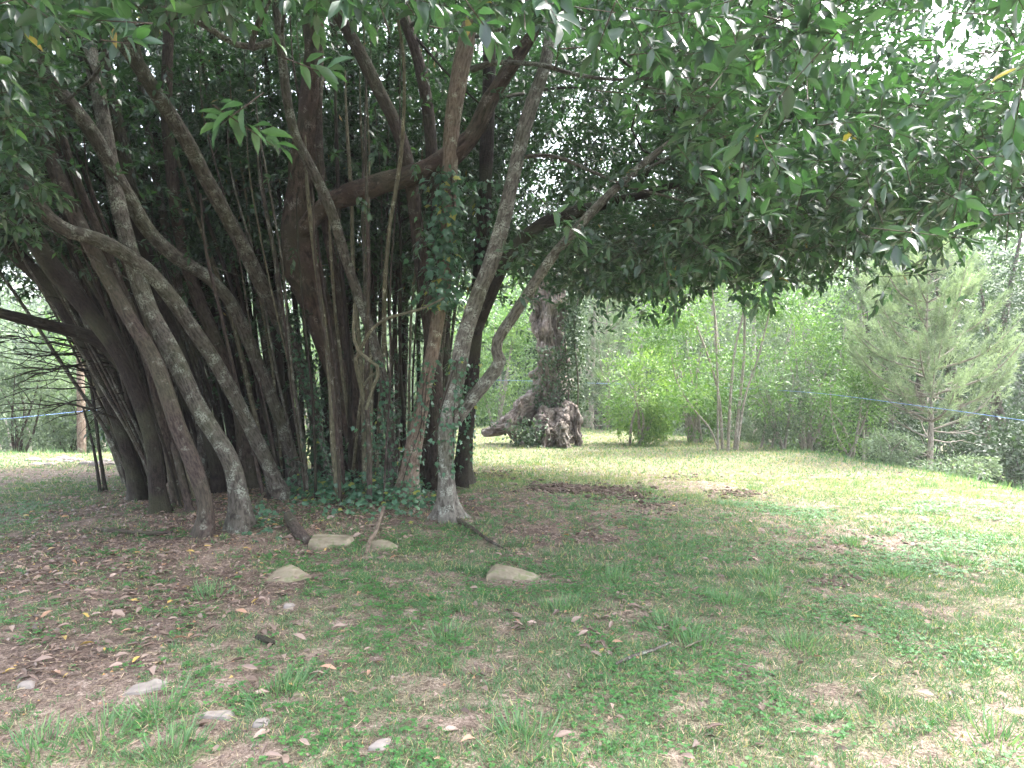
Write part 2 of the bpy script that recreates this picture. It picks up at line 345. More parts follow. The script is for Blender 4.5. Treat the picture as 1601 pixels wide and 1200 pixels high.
# leaf templates: x along, y across, z up (unit length, unit half width)
def T_leaf8(curl=0.10, fold=0.09):
    v = [(0, 0, 0), (.16, 0, .01), (.16, .28, .02), (.16, -.28, .02), (.42, 0, -curl*.2), (.42, .5, fold-curl*.2), (.42, -.5, fold-curl*.2), (.74, 0, -curl*.6), (.74, .32, fold*.8-curl*.6), (.74, -.32, fold*.8-curl*.6), (1, 0, -curl*1.3)]
    t = [(0, 1, 2), (0, 3, 1), (7, 10, 8), (7, 9, 10)]; q = [(1, 4, 5, 2), (1, 3, 6, 4), (4, 7, 8, 5), (4, 6, 9, 7)]
    return np.array(v, float), q, t
def T_leaf4(curl=0.10, fold=0.07):
    v = [(0, 0, -.02), (.30, .47, fold), (.30, -.47, fold*.4), (.70, .36, fold-curl*.6), (.70, -.36, fold*.4-curl*.5), (1, 0, -curl*1.3)]
    return np.array(v, float), [(1, 2, 4, 3)], [(0, 2, 1), (3, 4, 5)]
def T_leaf2():
    v = [(0, 0, 0), (.5, .5, .04), (1, 0, -.08), (.5, -.5, .04)]
    return np.array(v, float), [(0, 3, 2, 1)], []
def T_ivy():
    a = [(0, 0), (-.08, .32), (.22, .30), (.30, .56), (.52, .26), (1.0, 0), (.52, -.26), (.30, -.56), (.22, -.30), (-.08, -.32)]
    v = [(.3, 0, 0.05)]+[(x, y, -.06*abs(y)*2-.03*x) for x, y in a]
    t = [(0, 1+(k+1) % 10, 1+k) for k in range(10)]
    return np.array(v, float), [], t
def T_blade():
    v = [(0, .5, 0), (0, -.5, 0), (.55, .38, .06), (.55, -.38, .06), (1, 0, -.05)]
    return np.array(v, float), [(0, 1, 3, 2)], [(2, 3, 4)]
def T_blade1():
    return np.array([(0, .5, 0), (0, -.5, 0), (1, 0, 0)], float), [], [(0, 1, 2)]
def scatter(mb, tpl, p, d, nrm, L, Wd, tone):
    tv, q, t = tpl; m = len(p); k = len(tv)
    if m == 0: return
    d = unit(d); s = unit(np.cross(nrm, d)); nn = np.cross(d, s)
    L = np.broadcast_to(L, (m,)); Wd = np.broadcast_to(Wd, (m,))
    V = p[:, None]+(d*L[:, None])[:, None]*tv[None, :, 0, None]+(s*Wd[:, None])[:, None]*tv[None, :, 1, None]+(nn*L[:, None])[:, None]*tv[None, :, 2, None]
    off = (np.arange(m)*k)[:, None, None]
    Q = (np.array(q)[None]+off).reshape(-1, 4) if len(q) else None
    T = (np.array(t)[None]+off).reshape(-1, 3) if len(t) else None
    mb.add(V.reshape(-1, 3), Q, T, np.repeat(np.broadcast_to(tone, (m,)), k))
def rdir(m):
    return unit(rng.normal(size=(m, 3)))
_leafmesh = {}
def leaf_objects(name, tpl, mat, parent, p, d, nrm, L, Wd, tone, key, top=None):
    """one object per leaf; the leaves share a few meshes"""
    d = unit(d); s = unit(np.cross(nrm, d)); nn = np.cross(d, s)
    pl = Vector(parent.location) if parent is not None else Vector((0, 0, 0)); out = []
    for i in range(len(p)):
        tb = round(float(tone[i])*7)/7; k = (key, tb)
        if k not in _leafmesh:
            mb = MB(); mb.add(tpl[0], tpl[1], tpl[2], tb); _leafmesh[k] = mb.mesh(name, mat, True)
        o = bpy.data.objects.new(name, _leafmesh[k]); C.objects.link(o)
        l_ = float(L[i]); w_ = float(Wd[i])
        M = Matrix(((d[i, 0]*l_, s[i, 0]*w_, nn[i, 0]*l_, p[i, 0]-pl.x), (d[i, 1]*l_, s[i, 1]*w_, nn[i, 1]*l_, p[i, 1]-pl.y), (d[i, 2]*l_, s[i, 2]*w_, nn[i, 2]*l_, p[i, 2]-pl.z), (0, 0, 0, 1)))
        if parent is not None: o.parent = parent
        o.matrix_basis = M; out.append(o)
    return out

# ------------------------------------------------------------------ GROUND
def build_ground():
    def axis(parts):
        a = [np.linspace(s, e, max(2, int(round((e-s)/st))+1))[:-1] for s, e, st in parts]
        return np.concatenate(a+[[parts[-1][1]]])
    xs = axis([(-600, -200, 40), (-200, -60, 10), (-60, -20, 2), (-20, -8, .35), (-8, 8.5, .075), (8.5, 20, .35), (20, 60, 2), (60, 200, 10), (200, 600, 40)])
    ys = axis([(-200, -20, 20), (-20, 0, 1), (0, 2.4, .2), (2.4, 12, .07), (12, 20, .14), (20, 32, .4), (32, 80, 2), (80, 240, 8), (240, 800, 40)])
    X, Y = np.meshgrid(xs, ys); Z = height(X, Y)
    ny, nx = X.shape
    i, j = np.meshgrid(np.arange(ny-1), np.arange(nx-1), indexing='ij')
    q = np.stack([i*nx+j, i*nx+j+1, (i+1)*nx+j+1, (i+1)*nx+j], -1)
    mb = MB(); mb.add(np.stack([X, Y, Z], -1), q)
    o = mb.obj('ground', M_GROUND, None, True)
    g, li, so, _ = masks(X, Y)
    d = edge_d(X, Y); g = np.where(d > 1.5, 0.9, g); li = np.where(d > 1.5, 0.5, li)
    col = np.stack([g*0.6, li, so, np.ones_like(g)], -1).reshape(-1, 4)
    ca = o.data.attributes.new('cover', 'FLOAT_COLOR', 'POINT'); ca.data.foreach_set('color', col.astype(np.float32).ravel())
    tag(o, None, None, None, 'structure')
build_ground()

# ------------------------------------------------------------------ BAY TREE CLUMP: stems traced as points (pixel, width) with depths
clump_c = gp(470, 810)
CL = thing('multi_stem_tree', clump_c, 'huge dark many-stemmed laurel whose leaning stems and leafy canopy fill the left and top', 'tree')
stem_paths = {}
def stem(key, pts, D0, D1, mat, name='stem', ext=1.6, sides=12, flare=0.5, lump=0.12, parent=CL, ridge=0.045, label=None, tw=None):
    pts = np.array(pts, float)
    if D0 is None: D0 = ghit(pts[0, 0], pts[0, 1])
    seg = np.hypot(np.diff(pts[:, 0]), np.diff(pts[:, 1])); t = np.concatenate([[0], np.cumsum(seg)])/seg.sum()
    D = D0+(D1-D0)*t
    w = np.array([P(a, b, d) for (a, b, _), d in zip(pts, D)]); r = pts[:, 2]*np.where(pts[:, 2] > 28, .74, .80)/2/F*D
    if flare: w[0, 2] -= 0.06
    if ext:
        dd = unit(w[-1]-w[-2]); up = unit(dd+np.array([0, 0, 0.5]))
        w = np.vstack([w, w[-1]+up*ext*0.5, w[-1]+unit(up+np.array([0, 0, .5]))*ext]); r = np.concatenate([r, [r[-1]*.75, r[-1]*.4]])
    mb = MB(); c, rr = tube(mb, w, r, sides, None, lump, flare, 3.5, ridge)
    o = mb.obj(name, mat, parent, True, True)
    if label: o['label'] = label
    stem_paths[key] = (c, rr)
    return o
stem('A', [(318, 838, 34), (321, 790, 31), (308, 740, 33), (280, 672, 33), (256, 600, 32), (236, 552, 31), (205, 500, 30), (160, 420, 30), (110, 320, 28), (60, 200, 26), (10, 90, 24)], None, 8.2, B_BROWN, ext=2)
stem('B', [(376, 830, 46), (374, 785, 40), (360, 720, 36), (312, 640, 36), (280, 572, 37), (248, 512, 37), (228, 472, 36), (205, 400, 34), (180, 300, 32), (160, 180, 30), (135, 60, 28), (120, -30, 26)], None, 8.4, B_GREY, ext=2)
stem('C', [(442, 778, 34), (425, 740, 30), (400, 688, 29), (352, 592, 29), (312, 528, 29), (272, 472, 28), (225, 418, 28), (161, 379, 30), (105, 360, 27), (68, 330, 25), (30, 262, 24), (0, 208, 23), (-60, 110, 22)], None, 6.6, B_GREY, ext=1.5)
stem('D', [(466, 760, 28), (452, 700, 24), (432, 640, 24), (400, 560, 24), (368, 484, 24), (330, 436, 24), (276, 402, 27), (232, 360, 30), (195, 300, 30), (150, 217, 29), (105, 157, 28), (49, 97, 27), (0, 45, 26), (-50, -10, 24)], None, 6.6, B_GREY, ext=1.5)
stem('E', [(508, 752, 30), (498, 690, 24), (488, 624, 26), (468, 568, 30), (448, 520, 33), (424, 476, 32), (400, 424, 31), (367, 360, 31), (322, 277, 30), (292, 221, 30), (255, 161, 29), (202, 82, 27), (161, 19, 26), (130, -40, 25)], None, 6.2, B_GREY, ext=1.5)
stem('F', [(572, 745, 30), (552, 690, 30), (532, 610, 36), (510, 532, 52), (488, 456, 66), (468, 394, 66), (466, 330, 52), (472, 270, 54), (482, 200, 46), (488, 130, 44), (491, 38, 42), (492, -40, 40)], 10.2, 8.6, B_RED, 'stem', sides=16, lump=0.28, ridge=0.08, label='thick twisted stem with peeling reddish bark')
stem('G', [(470, 362, 30), (500, 330, 40), (525, 312, 46), (560, 300, 46), (600, 286, 44), (640, 276, 46), (675, 262, 48), (712, 238, 44), (742, 204, 38), (769, 152, 34), (795, 110, 29), (825, 66, 24), (845, 30, 20)], 9.2, 7.8, B_RED, 'branch', sides=14, flare=0, lump=0.24, ridge=0.07, label='thick red-brown broken branch curving up to the right')
stem('H', [(616, 772, 26), (610, 680, 20), (600, 600, 19), (580, 520, 20), (558, 455, 20), (538, 396, 20), (517, 326, 20), (491, 270, 20), (461, 210, 19), (448, 150, 18), (440, 80, 17), (430, -10, 16)], None, 7.4, B_GREY, ext=1.5)
stem('I', [(572, 745, 22), (560, 640, 18), (548, 572, 18), (536, 500, 18), (522, 420, 17), (508, 340, 17), (500, 250, 16), (498, 160, 15), (500, 60, 14)], 10.0, 8.8, B_BROWN)
stem('J', [(577, 776, 13), (578, 730, 10), (577, 680, 10), (568, 620, 9), (556, 564, 9), (564, 546, 8), (580, 516, 7), (604, 498, 6), (632, 490, 6), (660, 482, 5), (694, 466, 4)], None, 7.6, B_TWIG, 'stem', ext=0, flare=.3)
stem('J2', [(572, 640, 7), (585, 600, 7), (592, 575, 7), (560, 548, 7), (553, 520, 7), (554, 474, 5)], 8.2, 8.0, B_TWIG, 'branch', ext=0, flare=0)
stem('K', [(588, 766, 10), (590, 700, 9), (594, 640, 9), (600, 540, 9), (602, 440, 9), (610, 350, 8), (620, 290, 8), (628, 230, 8), (632, 150, 7), (630, 80, 7), (622, 30, 6), (618, -20, 6)], None, 7.0, B_TWIG, ext=.6, flare=.3)
stem('K2', [(548, 760, 7), (556, 700, 6), (562, 640, 6), (570, 600, 5), (590, 580, 4)], None, 8.2, B_TWIG, ext=0, flare=.2)
stem('L', [(636, 776, 46), (641, 735, 36), (652, 672, 33), (664, 610, 30), (680, 530, 29), (692, 440, 30), (701, 337, 31), (704, 250, 33), (709, 180, 35), (720, 112, 37), (730, 62, 36), (742, -30, 32)], None, 8.0, B_PINK, ext=2.2, label='pinkish tan stem with flaking bark')
stem('M', [(700, 812, 44), (699, 770, 32), (697, 712, 34), (700, 660, 40), (714, 592, 36), (728, 520, 34), (748, 460, 34), (768, 410, 33), (784, 356, 31), (799, 292, 29), (814, 225, 28), (829, 169, 27), (848, 116, 25), (859, 67, 24), (865, 0, 22), (868, -40, 21)], None, 7.4, B_LIGHT, ext=2, flare=.8, label='pale grey lichen-spotted stem at the right of the clump')
stem('N', [(712, 655, 30), (732, 630, 27), (764, 592, 25), (781, 566, 26), (776, 536, 23), (804, 492, 22), (840, 436, 21), (868, 396, 20), (900, 360, 19), (945, 311, 17), (982, 277, 15), (1040, 228, 12), (1100, 190, 9)], 8.0, 6.6, B_LIGHT, 'branch', ext=0, flare=0, lump=.14)
stem('O', [(742, 520, 30), (765, 462, 28), (799, 394, 25), (844, 352, 24), (892, 334, 26), (950, 318, 20), (1020, 300, 15), (1110, 270, 12), (1200, 250, 9)], 9.2, 8.0, B_DARK, 'branch', ext=0, flare=0)
stem('P', [(690, 760, 40), (680, 600, 30), (660, 420, 28), (640, 270, 26), (619, 195, 25), (589, 135, 25), (559, 75, 24), (529, 22, 23), (500, -30, 22)], 9.8, 8.0, B_BROWN, ext=2)
stem('Q', [(668, 745, 30), (672, 560, 24), (676, 400, 24), (677, 310, 24), (675, 232, 23), (667, 157, 23), (652, 86, 22), (630, 22, 22), (615, -30, 20)], 10.2, 8.6, B_BROWN, ext=2)
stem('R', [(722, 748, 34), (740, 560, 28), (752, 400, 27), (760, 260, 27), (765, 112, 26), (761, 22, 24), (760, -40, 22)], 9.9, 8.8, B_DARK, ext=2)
stem('S', [(738, 108, 14), (765, 99, 11), (787, 97, 10), (844, 101, 9), (900, 116, 8), (967, 124, 6), (1060, 118, 4)], 7.9, 6.2, B_GREY, 'branch', ext=0, flare=0)
stem('T', [(812, 246, 10), (840, 243, 8), (874, 246, 8), (922, 266, 7), (975, 289, 6), (1040, 306, 5), (1100, 322, 4), (1180, 330, 3)], 7.6, 6.0, B_GREY, 'branch', ext=0, flare=0)
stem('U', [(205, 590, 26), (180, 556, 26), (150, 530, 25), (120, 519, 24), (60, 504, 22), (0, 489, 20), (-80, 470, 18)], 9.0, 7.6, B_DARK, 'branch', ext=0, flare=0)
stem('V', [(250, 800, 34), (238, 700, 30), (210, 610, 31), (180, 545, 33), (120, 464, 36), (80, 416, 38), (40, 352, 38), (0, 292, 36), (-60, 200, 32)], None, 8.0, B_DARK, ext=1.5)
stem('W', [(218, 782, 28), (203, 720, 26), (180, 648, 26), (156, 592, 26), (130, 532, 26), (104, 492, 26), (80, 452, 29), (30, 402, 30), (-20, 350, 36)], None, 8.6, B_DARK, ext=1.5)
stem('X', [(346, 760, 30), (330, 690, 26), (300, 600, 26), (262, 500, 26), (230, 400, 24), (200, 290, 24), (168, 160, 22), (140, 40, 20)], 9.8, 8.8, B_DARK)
stem('Y', [(392, 760, 30), (372, 640, 26), (340, 540, 26), (300, 440, 24), (276, 330, 24), (262, 200, 22), (262, 80, 20), (265, -20, 18)], 10.2, 9.0, B_BROWN)
stem('Z', [(280, 790, 22), (262, 700, 18), (240, 600, 18), (210, 500, 17), (170, 400, 17), (120, 280, 16), (80, 150, 15), (60, 30, 14)], 9.0, 8.0, B_BROWN)
stem('a', [(300, 800, 14), (280, 730, 12), (262, 660, 11), (250, 600, 10), (236, 530, 10)], None, 9.5, B_BROWN, ext=1)
stem('b', [(203, 762, 8), (182, 690, 6), (150, 610, 6), (135, 560, 6), (112, 460, 6)], None, 10.5, B_DARK, ext=0)
stem('c', [(166, 768, 8), (155, 700, 6), (145, 620, 6), (128, 520, 6), (100, 440, 4)], None, 10.5, B_DARK, ext=0)
stem('d', [(158, 770, 7), (146, 700, 5), (130, 636, 4)], None, 11.0, B_DARK, ext=0)
stem('e', [(245, 770, 14), (240, 700, 10), (228, 640, 10), (214, 580, 9)], 9.6, 9.5, B_TWIG, ext=0)
# many thinner stems inside and behind the clump
bases = []
for k in range(150):
    bx = rng.uniform(200, 725) if k % 3 else rng.uniform(200, 470); by = rng.uniform(733, 749) if bx > 330 else rng.uniform(738, 782); D0 = CH*F/(by-600)*rng.uniform(.97, 1.02)
    lean = (bx-600)/400*rng.uniform(.5, 1.0)
    w0 = float(rng.choice([7, 10, 14, 20, 28], p=[.28, .27, .2, .17, .08])); pts = []
    wob = rng.uniform(-8, 8, 6); x = bx; ylist = [by, 640, 520, 400, 260, 110, -40]
    for i, yy in enumerate(ylist):
        pts.append((x, yy, w0*(1-.07*i))); x += lean*48*(1+.13*i)+(wob[i] if i < 6 else 0)
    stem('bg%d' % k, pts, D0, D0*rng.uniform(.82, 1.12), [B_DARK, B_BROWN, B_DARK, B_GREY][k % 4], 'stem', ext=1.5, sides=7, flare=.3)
# slender shafts that fan out with the big stems, in front of the dark core
for k in range(46):
    bx = rng.uniform(205, 690); t = (bx-200)/490.0; by = rng.uniform(768, 800) if 230 < bx < 600 else rng.uniform(758, 776); D0 = CH*F/(by-600)*rng.uniform(.97, 1.0)
    tilt = -0.62*(1-t)**1.2+0.05*t+rng.normal(0, .05); w0 = rng.choice([4.5, 6, 8, 11]); pts = []; x = bx; yy = by; ph = rng.uniform(0, 6)
    for i in range(8):
        pts.append((x, yy, w0*(1-.06*i))); dy = 95; x += dy*tilt*(.75+.09*i)+4*math.sin(ph+i*1.7); yy -= dy
    stem('thin%d' % k, pts[:rng.integers(5, 9)], D0, D0*rng.uniform(.86, .98), [B_BROWN, B_TWIG, B_DARK, B_GREY][k % 4], 'stem', ext=.8, sides=6, flare=.3)
# top-left limb crossing near the camera
stem('tl', [(150, -6, 9), (205, 6, 10), (262, 15, 11), (311, 34, 12), (352, 60, 12), (392, 74, 13), (440, 60, 14)], 5.5, 6.5, B_GREY, 'branch', ext=0, flare=0)
stem('tl2', [(392, 76, 12), (402, 40, 12), (418, 8, 11), (430, -30, 10)], 6.3, 6.0, B_GREY, 'branch', ext=0, flare=0)

# bare dead twigs at the far left
def bez(a, b, c, n=8):
    t = np.linspace(0, 1, n)[:, None]; return (1-t)**2*a+2*t*(1-t)*b+t*t*c
dead = MB()
for k in range(26):
    t = rng.uniform(0.05, 1); ox, oy = 128+70*t, 470+200*t*rng.uniform(.6, 1.1)
    D0 = rng.uniform(9.0, 11); ex = rng.uniform(-40, 60); ey = oy+rng.uniform(-70, 40) if oy > 520 else oy+rng.uniform(-90, 20)
    a = P(ox, oy, D0); c = P(ex, ey, D0-rng.uniform(.3, 1.5)); b = P((ox*.6+ex*.4), max(oy, ey)*.6+min(oy, ey)*.4-rng.uniform(0, 45), D0-.4)
    pp = bez(a, b, c, 9)+rng.normal(0, .02, (9, 3)); tube(dead, pp, np.linspace(.017, .004, 9)*rng.uniform(.6, 1.2), 5, 12)
    for m in range(rng.integers(2, 5)):
        i = rng.integers(2, 8); e = pp[i]+(pp[min(i+1, 8)]-pp[i-1])*rng.uniform(.5, 1.2)+rng.normal(0, .14, 3)
        tube(dead, [pp[i], (pp[i]+e)/2+rng.normal(0, .02, 3), e], [.006, .005, .003], 4, 5)
dead.obj('dead_branches', B_DARK, CL, True, True)['kind'] = 'stuff'

# canopy -----------------------------------------------------------
def canopy_density(x, y, z):
    """canopy as a hollow shell above and around the stems"""
    cx, cy = -1.6, 8.8
    r = np.hypot((x-cx)/1.0, (y-cy)/1.03)
    n = fbm(x*0.55, y*0.55, z*0.8, 51, 2)-0.5
    R = 7.7+2.4*n
    top = 1.8+6.6*np.sqrt(np.clip(1-(r/9.0)**2, 0.0, 1))+1.8*n
    px, py = project(np.stack([x, y, z], -1))
    # lower surface of the crown
    zb_open = 2.78+0.55*n+0.0*x
    zb_near = 1.6+0.535*np.maximum(y, 0)+0.5*n
    rightness = sstep(px, 960, 1120)
    zb = np.where(y < 9.4, np.minimum(zb_near, 7.0)*(1-rightness)+zb_open*rightness, 3.0+.9*n)
    zb = np.where((y > 9.4) & (px < 860), 3.35+1.1*n, zb)
    zb = np.where(px < 60, np.minimum(zb, 3.2+.5*n), zb)
    line = np.interp(px, [700, 800, 1000, 1100, 1250, 1400, 1601], [420, 415, 440, 432, 405, 368, 322])+60*n
    ok = (r < R) & (z > zb) & (z < np.maximum(top, zb+0.35))
    inframe = (px > 700) & (px < 1640) & (y > 1.2)
    ok &= ~(inframe & (py > line))
    return ok, px, py, n
def sample_canopy(m, box):
    p = np.column_stack([rng.uniform(a, b, m) for a, b in box])
    ok, px, py, n = canopy_density(p[:, 0], p[:, 1], p[:, 2])
    clump = fbm(p[:, 0]*1.5, p[:, 1]*1.5, p[:, 2]*1.7, 61, 3)
    keep = ok & (clump > 0.29+0.09*rng.random(m)) & (np.linalg.norm(p-np.array([0, 0, CH]), axis=1) > 3.1)
    # a thin spot where the white sky shows, upper right
    gap = np.exp(-(((px-1500)/190)**2+((py-40)/90)**2))+.75*np.exp(-(((px-1300)/75)**2+((py-95)/45)**2))+.9*np.exp(-(((px-845)/38)**2+((py-285)/70)**2))+.5*np.exp(-(((px-245)/38)**2+((py-220)/60)**2))
    keep &= ~((rng.random(m) < gap*.86) & (p[:, 1] > 0))
    return p[keep]
tw = sample_canopy(150000, [(-10.5, 7.5), (0.3, 17), (2.5, 8.2)])
px, py = project(tw)
inf = (px > -120) & (px < 1720) & (py > -120) & (tw[:, 1] > 0.8)
tw_in = tw[inf]; tw_out = tw[~inf]
rng.shuffle(tw_in); rng.shuffle(tw_out)
tw_in = tw_in[:26500]; tw_out = tw_out[(rng.random(len(tw_out)) < np.where(tw_out[:, 0] < .6, .75, .16)) | (tw_out[:, 1] > 6)][:3600]  # unseen twigs out of frame, thinned by area to shape the shade they cast
# extra twigs: under-canopy right, leafy shoots low among the stems, hand-placed near sprays
extra = []
for (ax, ay, D, n, sx, sy, sd_) in [(440, 500, 10.4, 34, 45, 45, .7), (465, 700, 9.3, 5, 12, 12, .2), (350, 320, 10, 26, 140, 60, 1.0), (640, 140, 9.8, 60, 90, 80, .8), (560, 240, 9.8, 40, 70, 60, .8),
                                    (700, 380, 10, 30, 70, 60, .6), (900, 200, 8.0, 40, 60, 90, 1.0), (250, 620, 10.8, 8, 90, 60, .4), (520, 620, 10.6, 12, 60, 60, .3), (100, 250, 9.5, 80, 110, 110, 1.0),
                                    (900, 420, 9.5, 80, 90, 22, .8), (1100, 400, 8.5, 330, 110, 26, 1.4), (1250, 368, 7.8, 260, 110, 24, 1.4), (1450, 305, 6.2, 200, 110, 28, 1.1), (1050, 360, 8.5, 300, 130, 45, 1.4), (960, 430, 9.5, 160, 70, 20, .9), (800, 400, 10.5, 40, 40, 40, .5), (130, 330, 11, 260, 120, 60, .8), (330, 260, 11.5, 420, 130, 120, .9), (560, 330, 11.5, 300, 120, 90, .7), (450, 120, 11, 420, 200, 100, 1.0), (100, 120, 9.5, 300, 110, 90, 1.2), (720, 200, 11, 200, 60, 110, .6), (300, 440, 12, 200, 130, 40, .6), (330, 560, 12.0, 110, 70, 60, .5), (480, 600, 11.8, 110, 60, 60, .5), (620, 540, 11.8, 130, 60, 60, .5), (560, 690, 11.6, 50, 60, 25, .4), (560, 440, 12, 200, 90, 50, .5), (250, 150, 12, 500, 170, 120, .8), (600, 150, 12, 400, 120, 110, .8), (60, 300, 12, 200, 70, 80, .6)]:
    for _ in range(n): extra.append(P(ax+rng.normal(0, sx), ay+rng.normal(0, sy), D+rng.normal(0, sd_)))
extra = np.array(extra)
ne = [(385, 160, 2.45), (372, 185, 2.5), (470, 95, 2.6), (535, 8, 2.45), (600, 20, 2.7), (745, 18, 2.5), (205, 30, 2.6), (180, 60, 2.5), (60, 12, 2.7), (120, 20, 2.9), (870, 90, 3.0), (900, 70, 2.9), (950, 30, 2.8), (1000, 80, 3.2), (1060, 30, 3.0),
      (1230, 30, 2.8), (1120, 110, 3.3), (1200, 230, 3.3), (1160, 270, 3.2), (1080, 250, 3.5), (1300, 190, 3.4), (1390, 200, 3.2), (1500, 290, 3.2), (1560, 240, 3.0), (1530, 130, 3.1), (1330, 90, 3.6), (1250, 310, 3.5), (1180, 340, 3.4), (1020, 170, 3.4), (1420, 270, 3.5), (1450, 60, 3.8), (1580, 330, 3.4), (1100, 180, 3.6), (960, 140, 3.2), (1350, 320, 3.8), (690, 40, 2.9), (820, 25, 2.8)]
near_tw = np.array([P(a, b, d) for a, b, d in ne])
def make_leaves(tp, per, Lm, spread=0.30):
    m = len(tp); tdir = unit(rng.normal(size=(m, 3))*[1, 1, .55]+np.array([0.1, -0.25, -0.15]))
    tl = rng.uniform(.7, 1.25, m)*spread
    k = np.tile(np.arange(per), m); ti = np.repeat(np.arange(m), per)
    f = (k+rng.uniform(0, .8, m*per))/per
    base = tp[ti]+tdir[ti]*(tl[ti]*f)[:, None]
    base[:, 2] -= 0.10*spread*f**2
    a = k*2.4+rng.uniform(0, .6, m*per)+np.repeat(rng.uniform(0, 6.28, m), per)
    ref = np.array([0, 0, 1.0]); s = unit(np.cross(tdir, ref)+1e-6); v = np.cross(s, tdir)
    rad_d = s[ti]*np.cos(a)[:, None]+v[ti]*np.sin(a)[:, None]
    d = unit(rad_d*(1.0-0.45*f[:, None])+tdir[ti]*(0.45+0.7*f[:, None])+np.array([0, 0, -0.18])+rng.normal(0, .18, (m*per, 3)))
    up = unit(np.array([0, 0, 1.0])+rng.normal(0, .38, (m*per, 3))+0.35*tdir[ti])
    L = Lm*rng.uniform(.65, 1.2, m*per); Wd = L*rng.uniform(.33, .44, m*per)
    tt = 0.18+0.5*fbm(tp[:, 0]*.9, tp[:, 1]*.9, tp[:, 2]*.9, 71, 2)
    tone = np.clip(tt[ti]+rng.normal(0, .13, m*per)+0.14*(f > .8), 0, .93)
    tone = np.where(rng.random(m*per) < 0.0025, 1.0, tone)
    return base, d, up, L, Wd, tone, (tdir, tl)
def cat(a, b): return [np.concatenate([x, y]) for x, y in zip(a, b)]
A1 = make_leaves(np.vstack([tw_in, extra]), 12, 0.112)
N1 = make_leaves(near_tw-np.array([0, 0, 0]), 9, 0.105, .16)
O1 = make_leaves(tw_out, 9, 0.17)  # unseen leaves, oversized, added to shade the crown and ground
full = [np.concatenate([A1[i], N1[i]]) for i in range(6)]
cpx, cpy = project(full[0]+full[1]*full[3][:, None]*.5); dist = np.linalg.norm(full[0]-np.array([0, 0, CH]), axis=1)
vis = (cpx > 5) & (cpx < 1596) & (cpy > 5) & (dist > 1.9)
# keep leaves away from the lens
full = [a[dist > 1.9] for a in full]; cpx, cpy, vis = cpx[dist > 1.9], cpy[dist > 1.9], vis[dist > 1.9]; dist = dist[dist > 1.9]
score = np.where(vis, full[3]*F/dist, 0); order = np.argsort(-score)
big = order[:300]; rest = order[300:]
nearm = dist[rest] < 5.5; midm = (dist[rest] >= 5.5) & (dist[rest] < 9); farm = dist[rest] >= 9
fol = MB()
for msk, tpl in ((nearm, T_leaf8()), (midm, T_leaf4()), (farm, T_leaf2())):
    ii = rest[msk]; scatter(fol, tpl, *[a[ii] for a in full])
scatter(fol, T_leaf2(), *O1[:6])
fo = fol.obj('foliage', M_LEAF, CL, True); fo['kind'] = 'stuff'
leaf_objects('leaf', T_leaf8(), M_LEAF, CL, *[a[big] for a in full], 'laurel')
# twigs that carry the leaves (near ones only) and limbs into the crown
tg = MB()
allp = np.vstack([tw_in, extra]); dd_, tl_ = A1[6]
dn = np.linalg.norm(allp-np.array([0, 0, CH]), axis=1); sel = np.where((dn < 8.5))[0][:3600]
def quick_twigs(mb, p, d, l, r0=.0026):
    m = len(p); s = unit(np.cross(d, [0, 0, 1.0])+1e-6); v = np.cross(s, d)
    ring = [(math.cos(a), math.sin(a)) for a in (0, 2.1, 4.2)]
    st = p-d*(l*.55)[:, None]+np.array([0, 0, 0.0]); en = p+d*(l)[:, None]-np.array([0, 0, .03])
    V = np.stack([st+(s*c+v*e)*r0*1.3 for c, e in ring]+[en+(s*c+v*e)*r0*.6 for c, e in ring], 1)
    q = np.array([(0, 1, 4, 3), (1, 2, 5, 4), (2, 0, 3, 5)]); Q = (q[None]+(np.arange(m)*6)[:, None, None]).reshape(-1, 4)
    mb.add(V, Q)
quick_twigs(tg, allp[sel], dd_[sel], tl_[sel]); quick_twigs(tg, near_tw, *N1[6], .003)
tg.obj('twigs', B_BROWN, CL, True, True)['kind'] = 'stuff'
# limbs
keys = list(stem_paths); nl = 0
targets = np.vstack([tw_in[:420], near_tw])
for tpt in targets:
    best = None
    for _ in range(12):
        c, r = stem_paths[keys[rng.integers(len(keys))]]; i = rng.integers(len(c)*1//2, len(c))
        dv = tpt-c[i]; q = np.linalg.norm(dv)
        if q > .8 and c[i, 2] > 2.6 and (best is None or q < best[0]): best = (q, c[i], r[i])
    if best is None or best[0] > 3.0: continue
    q, s0, r0 = best; mid = (s0+tpt)/2+rng.normal(0, .12*q, 3)+np.array([0, 0, .10*q])
    mb = MB(); rs = min(r0*.5, .006*q+.008); tube(mb, [s0, mid, tpt], [rs, rs*.65, .005], 6, max(6, int(q/.25)), .08)
    mb.obj('branch', B_DARK if nl % 3 else B_GREY, CL, True, True); nl += 1

